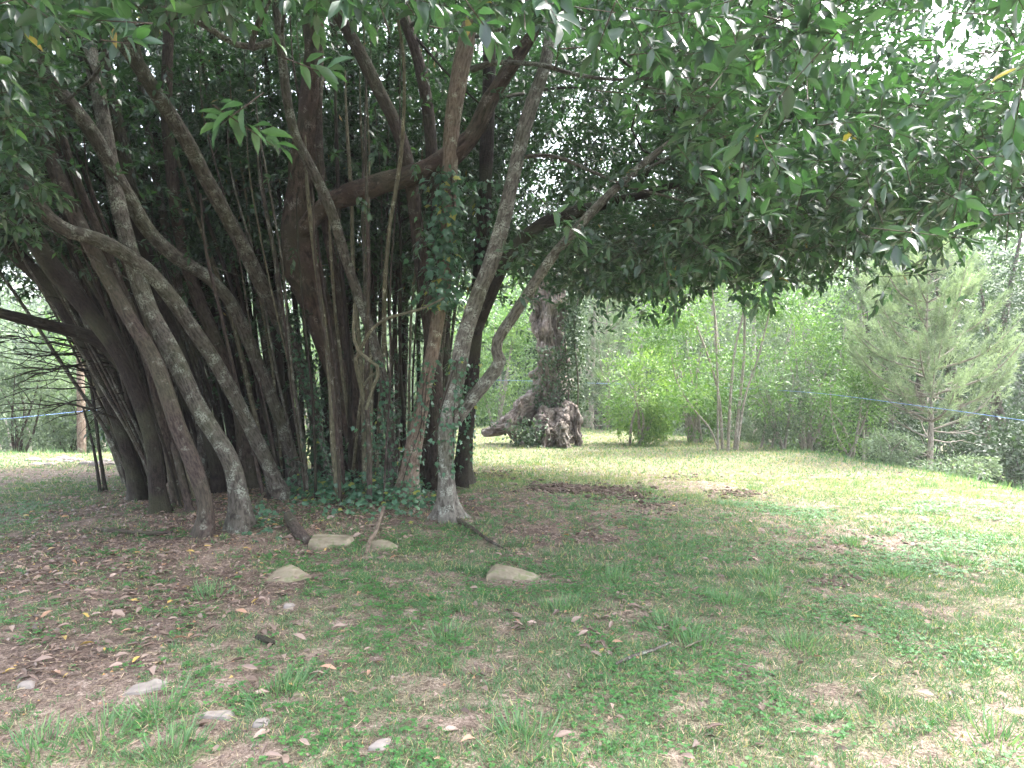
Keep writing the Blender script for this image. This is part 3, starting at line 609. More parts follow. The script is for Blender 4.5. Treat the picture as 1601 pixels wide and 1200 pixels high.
# ------------------------------------------------------------------ IVY
def ivy_on(keys_y, label, n, mat=M_IVY, size=.06, spread=.05, nobj=120, extra_pts=None, base=None):
    """keys_y: list of (stem key, py range, share)"""
    pts = []; nr = []
    tot = sum(k[3] for k in keys_y)
    T = thing('ivy_plant', base, label, 'ivy')
    vine = MB()
    for key, y0, y1, sh in keys_y:
        c, r = stem_paths[key]; qx, qy = project(c); ii = np.where((qy > y0) & (qy < y1))[0]
        m = int(n*sh/tot); i = ii[rng.integers(0, len(ii), m)]
        a = rng.uniform(0, 2*math.pi, m); clus = fbm(c[i, 2]*3, a, i*.0, 81, 2)
        rad_v = np.column_stack([np.cos(a), -np.abs(np.sin(a))*.9+.25*np.sin(a), np.zeros(m)]); rad_v = unit(rad_v)
        off = r[i]*1.05+np.abs(rng.normal(0, spread, m))*np.clip((clus-.3)*3, .2, 1.6)
        pts.append(c[i]+rad_v*off[:, None]+np.column_stack([np.zeros(m), np.zeros(m), rng.uniform(-.06, .06, m)])); nr.append(rad_v)
        for w in range(3):
            ph = rng.uniform(0, 6); jj = ii[::2]
            if len(jj) > 2:
                vv = c[jj]+np.column_stack([np.cos(ph+c[jj, 2]*1.5), -np.abs(np.sin(ph+c[jj, 2]*1.5)), 0*jj])*(r[jj]*1.02)[:, None]; tube(vine, vv, .006, 5)
    if extra_pts is not None:
        pts.append(extra_pts[0]); nr.append(extra_pts[1])
    p = np.concatenate(pts); nn = np.concatenate(nr); m = len(p)
    nrm = unit(nn+np.array([0, 0, .45])+rng.normal(0, .3, (m, 3))); d = unit(np.array([0, 0, -.8])+nn*.35+rng.normal(0, .5, (m, 3)))
    L = size*rng.uniform(.6, 1.25, m); tone = np.clip(rng.normal(.45, .2, m), 0, .95); tone = np.where(rng.random(m) < .02, 1.0, tone)
    sc = L/p[:, 1]; o = np.argsort(-sc); b, rst = o[:nobj], o[nobj:]
    if vine.n: vine.obj('vine', B_BROWN, T, True, True)
    leaf_objects('leaf', T_ivy(), mat, T, p[b], d[b], nrm[b], L[b], L[b]*.95, tone[b], 'ivy')
    mb = MB(); scatter(mb, T_ivy(), p[rst], d[rst], nrm[rst], L[rst], L[rst]*.95, tone[rst]); mb.obj('foliage', mat, T, True)['kind'] = 'stuff'
    return T
def mound(cx, cy, rx, ry, n, hmax):
    u = rng.normal(0, .5, (n, 2)); px_ = cx+u[:, 0]*rx; py_ = cy+u[:, 1]*ry
    D = CH*F/np.maximum(py_-600, 60); x = (px_-800.5)/F*D; z = height(x, D)+rng.random(n)**1.5*hmax*np.exp(-(u**2).sum(1)*1.5)+.02
    nn = unit(np.column_stack([rng.normal(0, .4, n), rng.normal(-.5, .4, n), np.full(n, .8)]))
    return np.column_stack([x, D, z]), nn
ivy_on([('L', 275, 480, 4), ('R', 280, 420, .8), ('Q', 300, 470, 1.0)], 'large-leaved dark ivy wrapped round the upper part of the pinkish stem under the red branch', 900, size=.088, spread=.16, nobj=300, base=gp(640, 776))
ivy_on([('E', 515, 750, 1)], 'small-leaved ivy sleeve on the left stem, from the ground to head height', 620, size=.055, spread=.045, nobj=200, base=gp(508, 752))
ivy_on([('L', 560, 760, 1), ('H', 560, 760, 1.2), ('J', 640, 770, .4), ('K', 640, 770, .5), ('Q', 560, 740, .6)], 'ivy climbing low on the stems just left of the pinkish stem', 620, size=.055, spread=.08, nobj=150, base=gp(618, 775))
ivy_on([('M', 560, 740, 1), ('R', 560, 740, 1)], 'sparse ivy sprigs on the pale right-hand stem', 260, size=.055, spread=.05, nobj=80, base=gp(700, 812))
mp_ = [mound(575, 790, 105, 28, 1000, .36), mound(480, 780, 50, 24, 330, .3), mound(640, 792, 50, 26, 350, .25), mound(410, 825, 40, 22, 90, .1), mound(560, 760, 130, 20, 350, .5)]
ivy_on([], 'ivy carpet over the foot of the stems between the two stone blocks', 0, size=.058, nobj=300, extra_pts=(np.concatenate([a[0] for a in mp_]), np.concatenate([a[1] for a in mp_])), base=gp(590, 800)) if False else None
def ivy_ground():
    T = thing('ivy_plant', gp(590, 805), 'ivy carpet spreading over the ground at the foot of the stems', 'ivy')
    p = np.concatenate([a[0] for a in mp_]); nn = np.concatenate([a[1] for a in mp_]); m = len(p)
    d = unit(rng.normal(size=(m, 3))*[1, .7, .3]+np.array([0, -.5, -.35])); L = .068*rng.uniform(.55, 1.25, m); tone = np.clip(rng.normal(.45, .22, m), 0, .95); tone = np.where(rng.random(m) < .03, 1, tone)
    vis = (np.abs(project(p)[1]-800) < 60); o = np.argsort(-L/p[:, 1]); b, r_ = o[:300], o[300:]
    leaf_objects('leaf', T_ivy(), M_IVY, T, p[b], d[b], nn[b], L[b], L[b]*.95, tone[b], 'ivy')
    mb = MB(); scatter(mb, T_ivy(), p[r_], d[r_], nn[r_], L[r_], L[r_]*.95, tone[r_]); mb.obj('foliage', M_IVY, T)['kind'] = 'stuff'
ivy_ground()

# ------------------------------------------------------------------ OLD STUMP
def rough_up(mb):
    v = mb.v[-1]; c = v.mean(0); a = fbm(v[:, 0]*5, v[:, 1]*5, v[:, 2]*2.2, 201, 4); b = np.abs(fbm(v[:, 0]*12, v[:, 1]*12, v[:, 2]*2.5, 211, 3)-.5)
    dv = v-c; dv[:, 2] *= .15; v += unit(dv)*((a-.5)*.34-b*.55)[:, None]
def build_stump():
    b = gp(862, 692); D = b[1]; T = thing('old_tree_stump', b, 'huge gnarled broken old trunk with spreading roots, partly covered in ivy, on the lawn behind', 'tree stump')
    def q(px_, py_, dd=0): return P(px_, py_, D+dd)
    def part(name, pts, ws, sides=22, lump=.3, freq=2.2, ridge=.10, n=None, dd=None):
        mb = MB(); pp = [q(a, b_, (dd[i] if dd else 0)) for i, (a, b_) in enumerate(pts)]
        r = [w/2/F*D for w in ws]; tube(mb, pp, r, sides*2, (n or 26)*2, lump, 0, freq, ridge); rough_up(mb); return mb.obj(name, B_STUMP, T, True, True)
    part('trunk', [(862, 705), (858, 660), (862, 610), (862, 560), (860, 510), (858, 470), (852, 440), (848, 405)], [84, 76, 62, 52, 46, 46, 44, 24], 30, .42, 2.6, .12, 44)
    part('root', [(850, 640), (815, 655), (785, 668), (757, 678)], [48, 34, 22, 9], lump=.45, dd=[0, -.2, -.3, -.2])
    part('root', [(880, 640), (900, 650), (906, 675), (904, 700)], [34, 26, 19, 15], lump=.45, dd=[-.5, -.9, -1.0, -1.0])
    part('root', [(860, 650), (850, 675), (852, 690), (846, 706)], [40, 34, 26, 14], lump=.5, dd=[-.4, -.9, -1.1, -1.3])
    part('root', [(884, 640), (882, 668), (880, 690), (890, 706)], [30, 26, 26, 12], lump=.45, dd=[-.5, -1.1, -1.3, -1.5])
    part('root', [(835, 620), (812, 640), (800, 668), (812, 690)], [30, 28, 20, 10], lump=.45, dd=[0, -.7, -.9, -1.1])
    for sx, sy, w, ty in ((838, 470, 20, 425), (866, 465, 22, 415), (880, 470, 18, 440)):
        part('splinter', [(sx, sy+40), (sx, sy), (sx-3, ty)], [w, w, 4], 9, .35, 4)
    # ivy on stump
    V = thing('ivy_plant', b, 'grey-green ivy hanging on the old broken stump', 'ivy')
    m = 2600; py_ = rng.uniform(450, 640, m); px_ = np.where(rng.random(m) < .6, rng.normal(893, 13, m), rng.normal(858, 24, m)); px_ = np.where(py_ < 540, rng.normal(898, 9, m), px_)
    dd = -.45-rng.random(m)*.35+((px_-862)/60)**2*.5
    p = np.array([P(a, c, D+e) for a, c, e in zip(px_, py_, dd)])
    m2 = 420; px2 = rng.normal(826, 17, m2); py2 = rng.normal(678, 12, m2); p2 = np.array([P(a, c, D-1.0-e) for a, c, e in zip(px2, py2, rng.random(m2)*.5)])
    p = np.vstack([p, p2]); m += m2
    mb = MB(); scatter(mb, T_leaf4(), p, unit(rng.normal(size=(m, 3))+[0, -.2, -.7]), unit(rng.normal(0, .5, (m, 3))+[0, -.8, .5]), .085*rng.uniform(.6, 1.3, m), .06, np.clip(rng.normal(.5, .25, m), 0, 1))
    mb.obj('foliage', M_OAK, V)['kind'] = 'stuff'
    for ax in (885, 900, 870):
        mv = MB(); tube(mv, [P(ax, 690, D-.9), P(ax+4, 600, D-.6), P(ax-2, 520, D-.5), P(ax+6, 455, D-.45)], .02, 5); mv.obj('vine', B_BROWN, V, True, True)
    return D
build_stump()

# ------------------------------------------------------------------ BACKGROUND PLANTS
def crown_points(n, c, R, lump=.5, fr=.9, shell=.35):
    d = rdir(n*2); rr = (rng.random(n*2)*(1-shell)+shell)**.6
    f = fbm(d[:, 0]*2.2+c[0], d[:, 1]*2.2+c[1], d[:, 2]*2.2, 91, 2)
    p = d*(rr*(1-lump+lump*1.6*f))[:, None]*np.asarray(R)+c
    cl = fbm(p[:, 0]*1.6, p[:, 1]*1.6, p[:, 2]*1.6, 93, 2); k = cl > .44
    return p[k][:n]
def leafy(mb, p, c, size, wr=.5, tone0=.45, tpl=None):
    m = len(p); out = unit(p-c); L = size*rng.uniform(.6, 1.3, m)
    cl = fbm(p[:, 0]*1.1, p[:, 1]*1.1, p[:, 2]*1.1, 95, 2)
    scatter(mb, tpl or T_leaf2(), p, unit(out+rng.normal(0, .8, (m, 3))+[0, 0, -.2]), unit(rng.normal(0, .6, (m, 3))+[0, 0, .7]+out*.4), L, L*wr, np.clip(tone0+(cl-.5)*.8+rng.normal(0, .15, m), 0, 1))
def shrub(name, px_, py_base, D, w, h, label, mat, n=5000, size=.09, cat_='shrub', stems=5, wr=.45, bark=B_PALE, lift=.55, zbase=None, lump=.55, depth=.8, group=None, tone0=.45):
    x = (px_-800.5)/F*D; z = float(height(x, D)) if zbase is None else zbase
    T = thing(name, (x, D, z), label, cat_, group); zt = z if py_base == 600 else CH-(py_base-600)/F*D   # visual foot
    top = zt+h; H = top-z; c = np.array([x, D, z+H*lift]); R = np.array([w/2, w/2*depth, H*(1-lift)*1.05 if cat_ == 'tree' else H*.56])
    mb = MB(); nlob = 6; R2 = R*np.array([1, 1, 1])
    pts = [crown_points(n//2, c, R2, lump)]
    for k in range(nlob):
        cc = c+rdir(1)[0]*R2*.55; pts.append(crown_points(n//(2*nlob), cc, R2*.5, lump))
    p = np.vstack(pts); p = p[p[:, 2] > z+.02]; leafy(mb, p, c, size, wr, tone0); mb.obj('crown', mat, T)['kind'] = 'stuff'
    for k in range(stems):
        ms = MB(); a = rng.uniform(0, 6.28); e = c+np.array([math.cos(a)*R[0]*.5, math.sin(a)*R[1]*.5, rng.uniform(0, .6)*R[2]])
        s0 = np.array([x+rng.normal(0, .12), D+rng.normal(0, .12), z-.1]); tube(ms, [s0, (s0+e)/2+rng.normal(0, .12, 3), e], [.012*H+.01, .008*H+.008, .006], 6, 12); ms.obj('stem' if stems > 1 else 'trunk', bark, T, True, True)
    return T
# young multi-stem tree right of the stump
def young_tree():
    D = ghit(1135, 704); b = gp(1135, 704); T = thing('young_multi_stem_tree', b, 'slender young tree with several pale straight stems rising beside the bright shrub', 'tree')
    paths = [[(1122, 704, 7), (1122, 600, 6), (1118, 500, 6), (1112, 440, 5), (1105, 380, 3)], [(1130, 704, 9), (1124, 620, 8), (1108, 560, 7), (1085, 500, 6), (1065, 450, 4), (1050, 400, 3)], [(1138, 702, 9), (1142, 620, 8), (1150, 540, 7), (1164, 480, 6), (1166, 420, 4)],
             [(1148, 702, 10), (1155, 640, 9), (1163, 560, 8), (1165, 480, 7), (1175, 400, 4)], [(1152, 700, 8), (1165, 620, 6), (1185, 560, 6), (1200, 500, 5), (1215, 440, 3)], [(1124, 702, 6), (1110, 670, 5), (1085, 640, 5), (1060, 600, 4), (1050, 560, 3)]]
    for i, p in enumerate(paths):
        mb = MB(); pp = [P(a, c, D+(.25 if i % 2 else -.2)) for a, c, _ in p]; pp[0][2] -= .05*(i != 6); tube(mb, pp, [w*.55/2/F*D for *_, w in p], 7, 18, .08); mb.obj('stem' if i != 6 else 'branch', B_PALE, T, True, True)
    mb = MB()
    for (ax, ay, rx, ry, n) in [(1060, 490, 80, 50, 1300), (1150, 470, 90, 40, 1300), (1020, 530, 50, 30, 500), (1210, 480, 70, 40, 900), (1100, 560, 80, 30, 350), (1190, 560, 60, 30, 250), (1120, 420, 110, 40, 1000), (1070, 620, 50, 35, 420), (1130, 610, 60, 30, 260), (1195, 620, 50, 40, 420)]:
        c = P(ax, ay, D); p = crown_points(n, c, [rx/F*D, 1.3, ry/F*D], .5, .9, .1); leafy(mb, p, c, .13, .3, .45, T_leaf4())
    mb.obj('crown', M_BRIGHT, T)['kind'] = 'stuff'
young_tree()
shrub('bright_shrub', 1000, 692, 18.6, 2.7, 2.5, 'bright yellow-green bushy shrub on the lawn edge right of the stump', M_BRIGHT, 6500, .10, wr=.4, lift=.5, tone0=.65)
shrub('green_shrub', 1085, 700, 19.6, 3.4, 4.2, 'leafy green shrub directly behind the slender young tree', M_BRIGHT, 5200, .11, wr=.4, lift=.5)
shrub('green_shrub', 1265, 712, 19.0, 3.8, 4.4, 'tall light green shrub between the young tree and the feathery pine', M_BRIGHT, 7500, .10, wr=.4, tone0=.5)
shrub('green_shrub', 1215, 706, 17.8, 2.0, 2.1, 'low dull green shrub at the foot of the young tree', M_GREY, 3600, .08, wr=.45)
shrub('low_shrub', 1330, 725, 16.6, 2.2, 2.3, 'low rounded shrub on the bank left of the pine trunk', M_BRIGHT, 4200, .075, wr=.45)
shrub('low_shrub', 1400, 745, 14.5, 1.5, 1.0, 'small pale-leaved shrub right under the pine', M_GREY, 2600, .065, wr=.5, tone0=.8)
shrub('low_shrub', 1500, 770, 13.2, 1.8, .7, 'low tangle of pale leaves on the bank right of the pine trunk', M_GREY, 2600, .065, wr=.5, tone0=.75)
shrub('dark_oak', 1605, 760, 17.8, 4.4, 10.5, 'dark evergreen oak at the right edge of the lawn behind the pine', M_OAK, 9000, .085, 'tree', 3, wr=.5, bark=B_BROWN)
shrub('dark_oak', 1400, 740, 21.5, 5.4, 11.5, 'dark grey-green oak behind the pine, seen left of its crown', M_OAK, 9500, .13, 'tree', 3, wr=.5, bark=B_BROWN)
shrub('dark_oak', 1520, 740, 20.8, 6.0, 12.0, 'tall dark oak right behind the crown of the pine', M_OAK, 11000, .13, 'tree', 3, wr=.5, bark=B_BROWN)
shrub('grey_tree', 1300, 700, 24.0, 6.0, 12.5, 'pale grey-green tree with thin bare twigs left of the pine', M_GREY, 10000, .15, 'tree', 4, wr=.35)
shrub('grey_tree', 930, 668, 29.0, 5.2, 11.0, 'pale hazy tree right behind the stump', M_GREY, 8000, .18, 'tree', 3, wr=.36)
shrub('grey_tree', 1010, 675, 30.5, 6.4, 11.5, 'pale hazy tree behind the bright shrub', M_GREY, 8000, .18, 'tree', 3, wr=.36)
shrub('grey_tree', 1180, 690, 28.0, 7.5, 13.0, 'pale hazy tree behind the slender young tree', M_GREY, 8000, .18, 'tree', 3, wr=.36)
shrub('light_shrub', 775, 668, 27.0, 3.2, 4.6, 'light yellow-green shrub left of the stump', M_BRIGHT, 7000, .12, wr=.4, tone0=.6)
shrub('light_shrub', 715, 672, 26.0, 2.6, 3.0, 'light green shrub half hidden behind the right-hand stems of the clump', M_BRIGHT, 4000, .12, wr=.4)
shrub('light_tree', 640, 665, 28.0, 5.0, 6.2, 'light green tree seen in slivers between the middle stems', M_GREY, 6000, .14, 'tree', 3, wr=.4)
shrub('light_tree', 500, 668, 27.0, 5.0, 5.8, 'light green tree seen in slivers behind the ivy-sleeved stem', M_BRIGHT, 6000, .14, 'tree', 3, wr=.4)
shrub('light_tree', 340, 680, 25.0, 5.4, 5.4, 'light green tree seen in slivers behind the left stems', M_GREY, 6000, .14, 'tree', 3, wr=.4)
for a_, d_, w_, h_, l_ in [(1180, 21.0, 3.2, 2.6, 'dull undergrowth bush behind the slender young tree, nearest to it'), (1290, 20.5, 3.0, 2.4, 'dull undergrowth bush between the tall light shrub and the pine'), (1375, 18.5, 2.8, 2.3, 'dark undergrowth bush directly left behind the pine trunk'),
                          (1470, 17.6, 3.0, 2.2, 'dark undergrowth bush directly behind the pine trunk'), (1550, 16.0, 2.8, 2.2, 'dark undergrowth bush right of the pine trunk'), (1620, 14.5, 2.4, 2.2, 'dark undergrowth bush at the right edge of the view'), (950, 25.5, 3.0, 2.2, 'dull undergrowth bush right behind the stump'), (820, 28.5, 4.0, 2.6, 'dull undergrowth bush left behind the stump')]:
    shrub('undergrowth_bush', a_, 600, d_, w_, h_, l_, M_GREY if a_ in (950, 820, 1180, 1290) else M_OAK, 4200, .10, wr=.5, stems=2, bark=B_DARK, zbase=float(height((a_-800.5)/F*d_, d_)))
shrub('hedge_shrub', 20, 716, 18.0, 3.0, 2.6, 'dull green shrub at the left edge beyond the rubble', M_GREY, 6500, .09, wr=.5, bark=B_BROWN, tone0=.35)
shrub('hedge_shrub', 110, 714, 19.0, 2.6, 2.3, 'rounded green shrub beside the pinkish trunk at the left', M_GREY, 5500, .09, wr=.5, bark=B_BROWN, tone0=.5)
shrub('hedge_shrub', 190, 716, 19.0, 2.4, 2.8, 'dark green shrub behind the thin upright shoots of the clump', M_OAK, 5000, .09, wr=.5, bark=B_BROWN)
shrub('hedge_shrub', 265, 716, 20.0, 3.0, 3.6, 'dull green shrub seen between the leaning left stems', M_GREY, 5000, .10, wr=.5, bark=B_BROWN)
shrub('hazy_tree', 60, 690, 33.0, 7.0, 5.8, 'wide pale tree with hazy crown at the far left', M_GREY, 8000, .15, 'tree', 3, wr=.4)
shrub('hazy_tree', 190, 690, 31.0, 5.0, 6.2, 'pale tree rising behind the pinkish trunk', M_GREY, 7000, .15, 'tree', 3, wr=.4)
def bare_trunk():
    D = 18.2; x, z = P(128, 700, D)[0], None; z = float(height(x, D)); T = thing('thin_pine', (x, D, z), 'slim tree with straight pinkish trunk beyond the far left edge of the lawn', 'tree')
    mb = MB(); tube(mb, [(x, D, z-.1), (x-.02, D, z+1.5), (x-.05, D, z+3), (x-.1, D, z+5.2)], [.11, .10, .08, .04], 9, 24, .06); mb.obj('trunk', B_PINK, T, True, True)
    mb = MB(); c = np.array([x-.1, D, z+4.6]); leafy(mb, crown_points(3500, c, [1.9, 1.6, 1.3], .5, .9, .1), c, .10, .3); mb.obj('crown', M_GREY, T)['kind'] = 'stuff'
bare_trunk()

# feathery young pine
def pine(name, px_, D, ztop, w, label, n_br=46, tufts=1250, needle=.11, low=.16, seed=1, zb=None, mat=M_PINE, dead_n=16, cf=.27):
    rg = np.random.default_rng(seed)
    x = (px_-800.5)/F*D; z = float(height(x, D)) if zb is None else zb; H = ztop-z
    T = thing(name, (x, D, z), label, 'tree')
    mb = MB(); tp = [(x, D, z-.1), (x+.05, D, z+H*.3), (x-.04, D, z+H*.6), (x, D, z+H)]; tc, tr = tube(mb, tp, [.008*H+.03, .009*H, .006*H, .005], 9, 30, .06); mb.obj('trunk', B_PALE, T, True, True)
    tuft_p = []; tuft_d = []
    for k in range(n_br):
        t = cf+(1-cf)*(k/n_br)**.9; s0 = tc[int(t*(len(tc)-1))]; a = k*2.4+rg.uniform(-.4, .4)
        prof = math.sin(min(1, (1-t)/(1-cf)*1.15)*math.pi*.5)**.8; ln = w/2*prof*rg.uniform(.75, 1.1)+.15
        dv = np.array([math.cos(a), math.sin(a), rg.uniform(.65, 1.15)]); e = s0+dv*ln*np.array([1, 1, .9]); m = s0+dv*ln*.5*np.array([1.2, 1.2, .6])
        ms = MB(); c, _ = tube(ms, [s0, m, e], [.012*ln+.007, .008*ln+.005, .004], 5, 12); ms.obj('branch', B_PALE, T, True, True)
        nt = max(4, int(tufts/n_br*(.4+prof*.8)))
        tt = rg.uniform(.22, 1.0, nt); i = (tt*(len(c)-1)).astype(int); off = rg.normal(0, .17*ln*.55, (nt, 3))*np.array([1, 1, .75])*(.85-tt[:, None]*.4)
        tuft_p.append(c[i]+off); tuft_d.append(unit(dv+np.array([0, 0, .6])+off*2+rg.normal(0, .25, (nt, 3))))
    for k in range(dead_n):
        s0 = tc[int(rg.uniform(.05, cf+.15)*(len(tc)-1))]; a = rg.uniform(0, 6.28); ln = rg.uniform(.5, 1.0)*w*.36
        dv = np.array([math.cos(a), math.sin(a)*.8, rg.uniform(-.1, .75)]); e = s0+dv*ln; ms = MB()
        c, _ = tube(ms, [s0, s0+dv*ln*.5+[0, 0, -.06], e], [.02, .013, .004], 5, 10)
        for q in range(5):
            i = rg.integers(3, 9); ee = c[i]+dv*ln*.3+rg.normal(0, .15*ln, 3); tube(ms, [c[i], (c[i]+ee)/2+rg.normal(0, .03, 3), ee], [.008, .005, .002], 4, 5)
        ms.obj('dead_branch', B_PALE, T, True, True)
    p = np.vstack(tuft_p); d = np.vstack(tuft_d); K = 34
    ti = np.repeat(np.arange(len(p)), K); f = rg.random(len(ti)); tl = .26
    base = p[ti]+d[ti]*(f*tl)[:, None]; nd = unit(d[ti]*.8+unit(rg.normal(size=(len(ti), 3)))*.75)
    mb = MB(); scatter(mb, T_blade1(), base, nd, unit(rg.normal(size=(len(ti), 3))), needle*rg.uniform(.7, 1.3, len(ti)), .013, np.clip(.62+rg.normal(0, .25, len(p))[ti]+rg.normal(0, .1, len(ti)), 0, 1))
    mb.obj('needles', mat, T)['kind'] = 'stuff'
pine('feathery_pine', 1452, 15.2, CH+225/F*15.2, 3.2, 'feathery pale green young pine with bare lower branches at the right', 64, 1900, seed=3, dead_n=36)
pine('feathery_pine', 1352, 19.5, CH+170/F*19.5, 2.6, 'second smaller feathery pine, left of and behind the big one', 36, 900, seed=5, mat=M_GREY, dead_n=6, cf=.2)
pine('feathery_pine', 950, 25.0, CH+150/F*25, 3.0, 'hazy grey-green pine just right of the stump', 36, 800, seed=6, mat=M_GREY, dead_n=6, cf=.15, needle=.15)

# far tree belt below and behind the plateau: each tree a thing, copies share meshes
protos = []
for k, (mt, sz) in enumerate(((M_GREY, .2), (M_OAK, .2), (M_BRIGHT, .2), (M_GREY, .22))):
    mb = MB(); c = np.array([0, 0, 5.2]); pts = [crown_points(2600, c, [2.6, 2.6, 3.4], .55)]+[crown_points(420, c+rdir(1)[0]*[1.6, 1.6, 2.0], [1.4, 1.4, 1.3], .5) for _ in range(5)]
    leafy(mb, np.vstack(pts), c, sz, .5); cm = mb.mesh('crown', mt, True)
    mt_ = MB(); tube(mt_, [(0, 0, -.3), (.1, 0, 2), (0, .1, 4), (.1, 0, 6.5)], [.16, .14, .10, .04], 7, 12, .08); protos.append((cm, mt_.mesh('trunk', B_BROWN, True, True)))
side_names = [(-40, 200, 'far left'), (200, 500, 'left half'), (500, 760, 'middle stems'), (760, 1000, 'stump'), (1000, 1250, 'young tree'), (1250, 1700, 'feathery pine')]
ft = 0
for D, cnt, j in ((38, 13, 0), (46, 15, 1), (58, 18, 2), (75, 20, 3)):
    for i in range(cnt):
        px_ = -150+1900*(i+.5*rng.random()+.25*(j % 2))/cnt; Dd = D*rng.uniform(.93, 1.07); x = (px_-800.5)/F*Dd; z = float(height(x, Dd))
        want = CH+(rng.uniform(130, 215) if px_ < 720 else rng.uniform(190, 330))/F*Dd-z; s = max(want/8.8, .5); cm, tm = protos[(i*3+j) % 4]
        nm = [b for a, b_, b in side_names if px_ < b_] or ['feathery pine']
        T = thing('background_tree', (x, Dd, z), 'hazy %s-crowned tree of the distant belt, %s, towards the %s' % (('grey-green', 'dark', 'bright green', 'silvery')[(i*3+j) % 4], ('in its nearest row', 'in its second row', 'in its third row', 'in its farthest row')[j], nm[0]), 'tree', '%s trees of the distant belt towards the %s, row %s' % (('grey-green', 'dark', 'bright green', 'silvery')[(i*3+j) % 4], nm[0], ('one', 'two', 'three', 'four')[j]))
        T.scale = (s*rng.uniform(.9, 1.25), s*rng.uniform(.9, 1.2), s); T.rotation_euler = (0, 0, rng.uniform(0, 6.28))
        for nme, me in (('crown', cm), ('trunk', tm)):
            o = bpy.data.objects.new(nme, me); C.objects.link(o); o.parent = T
            if nme == 'crown': o['kind'] = 'stuff'
        ft += 1
# far forest on the hills: one uncountable mass
def forest():
    mb = MB(); n = 900; a = rng.uniform(-1.0, 1.0, n); r = rng.uniform(95, 260, n); x = r*np.sin(a); y = r*np.cos(a); z = height(x, y)
    for k in range(n):
        m = 26; c = np.array([x[k], y[k], z[k]+2.5]); p = c+rdir(m)*[2.6, 2.6, 2.9]
        scatter(mb, T_leaf2(), p, rdir(m), unit(rng.normal(0, .4, (m, 3))+[0, 0, 1]), 1.7, 1.5, np.clip(rng.normal(.4, .2, m), 0, 1))
    mb.obj('forest', M_OAK, None)['kind'] = 'stuff'
forest()

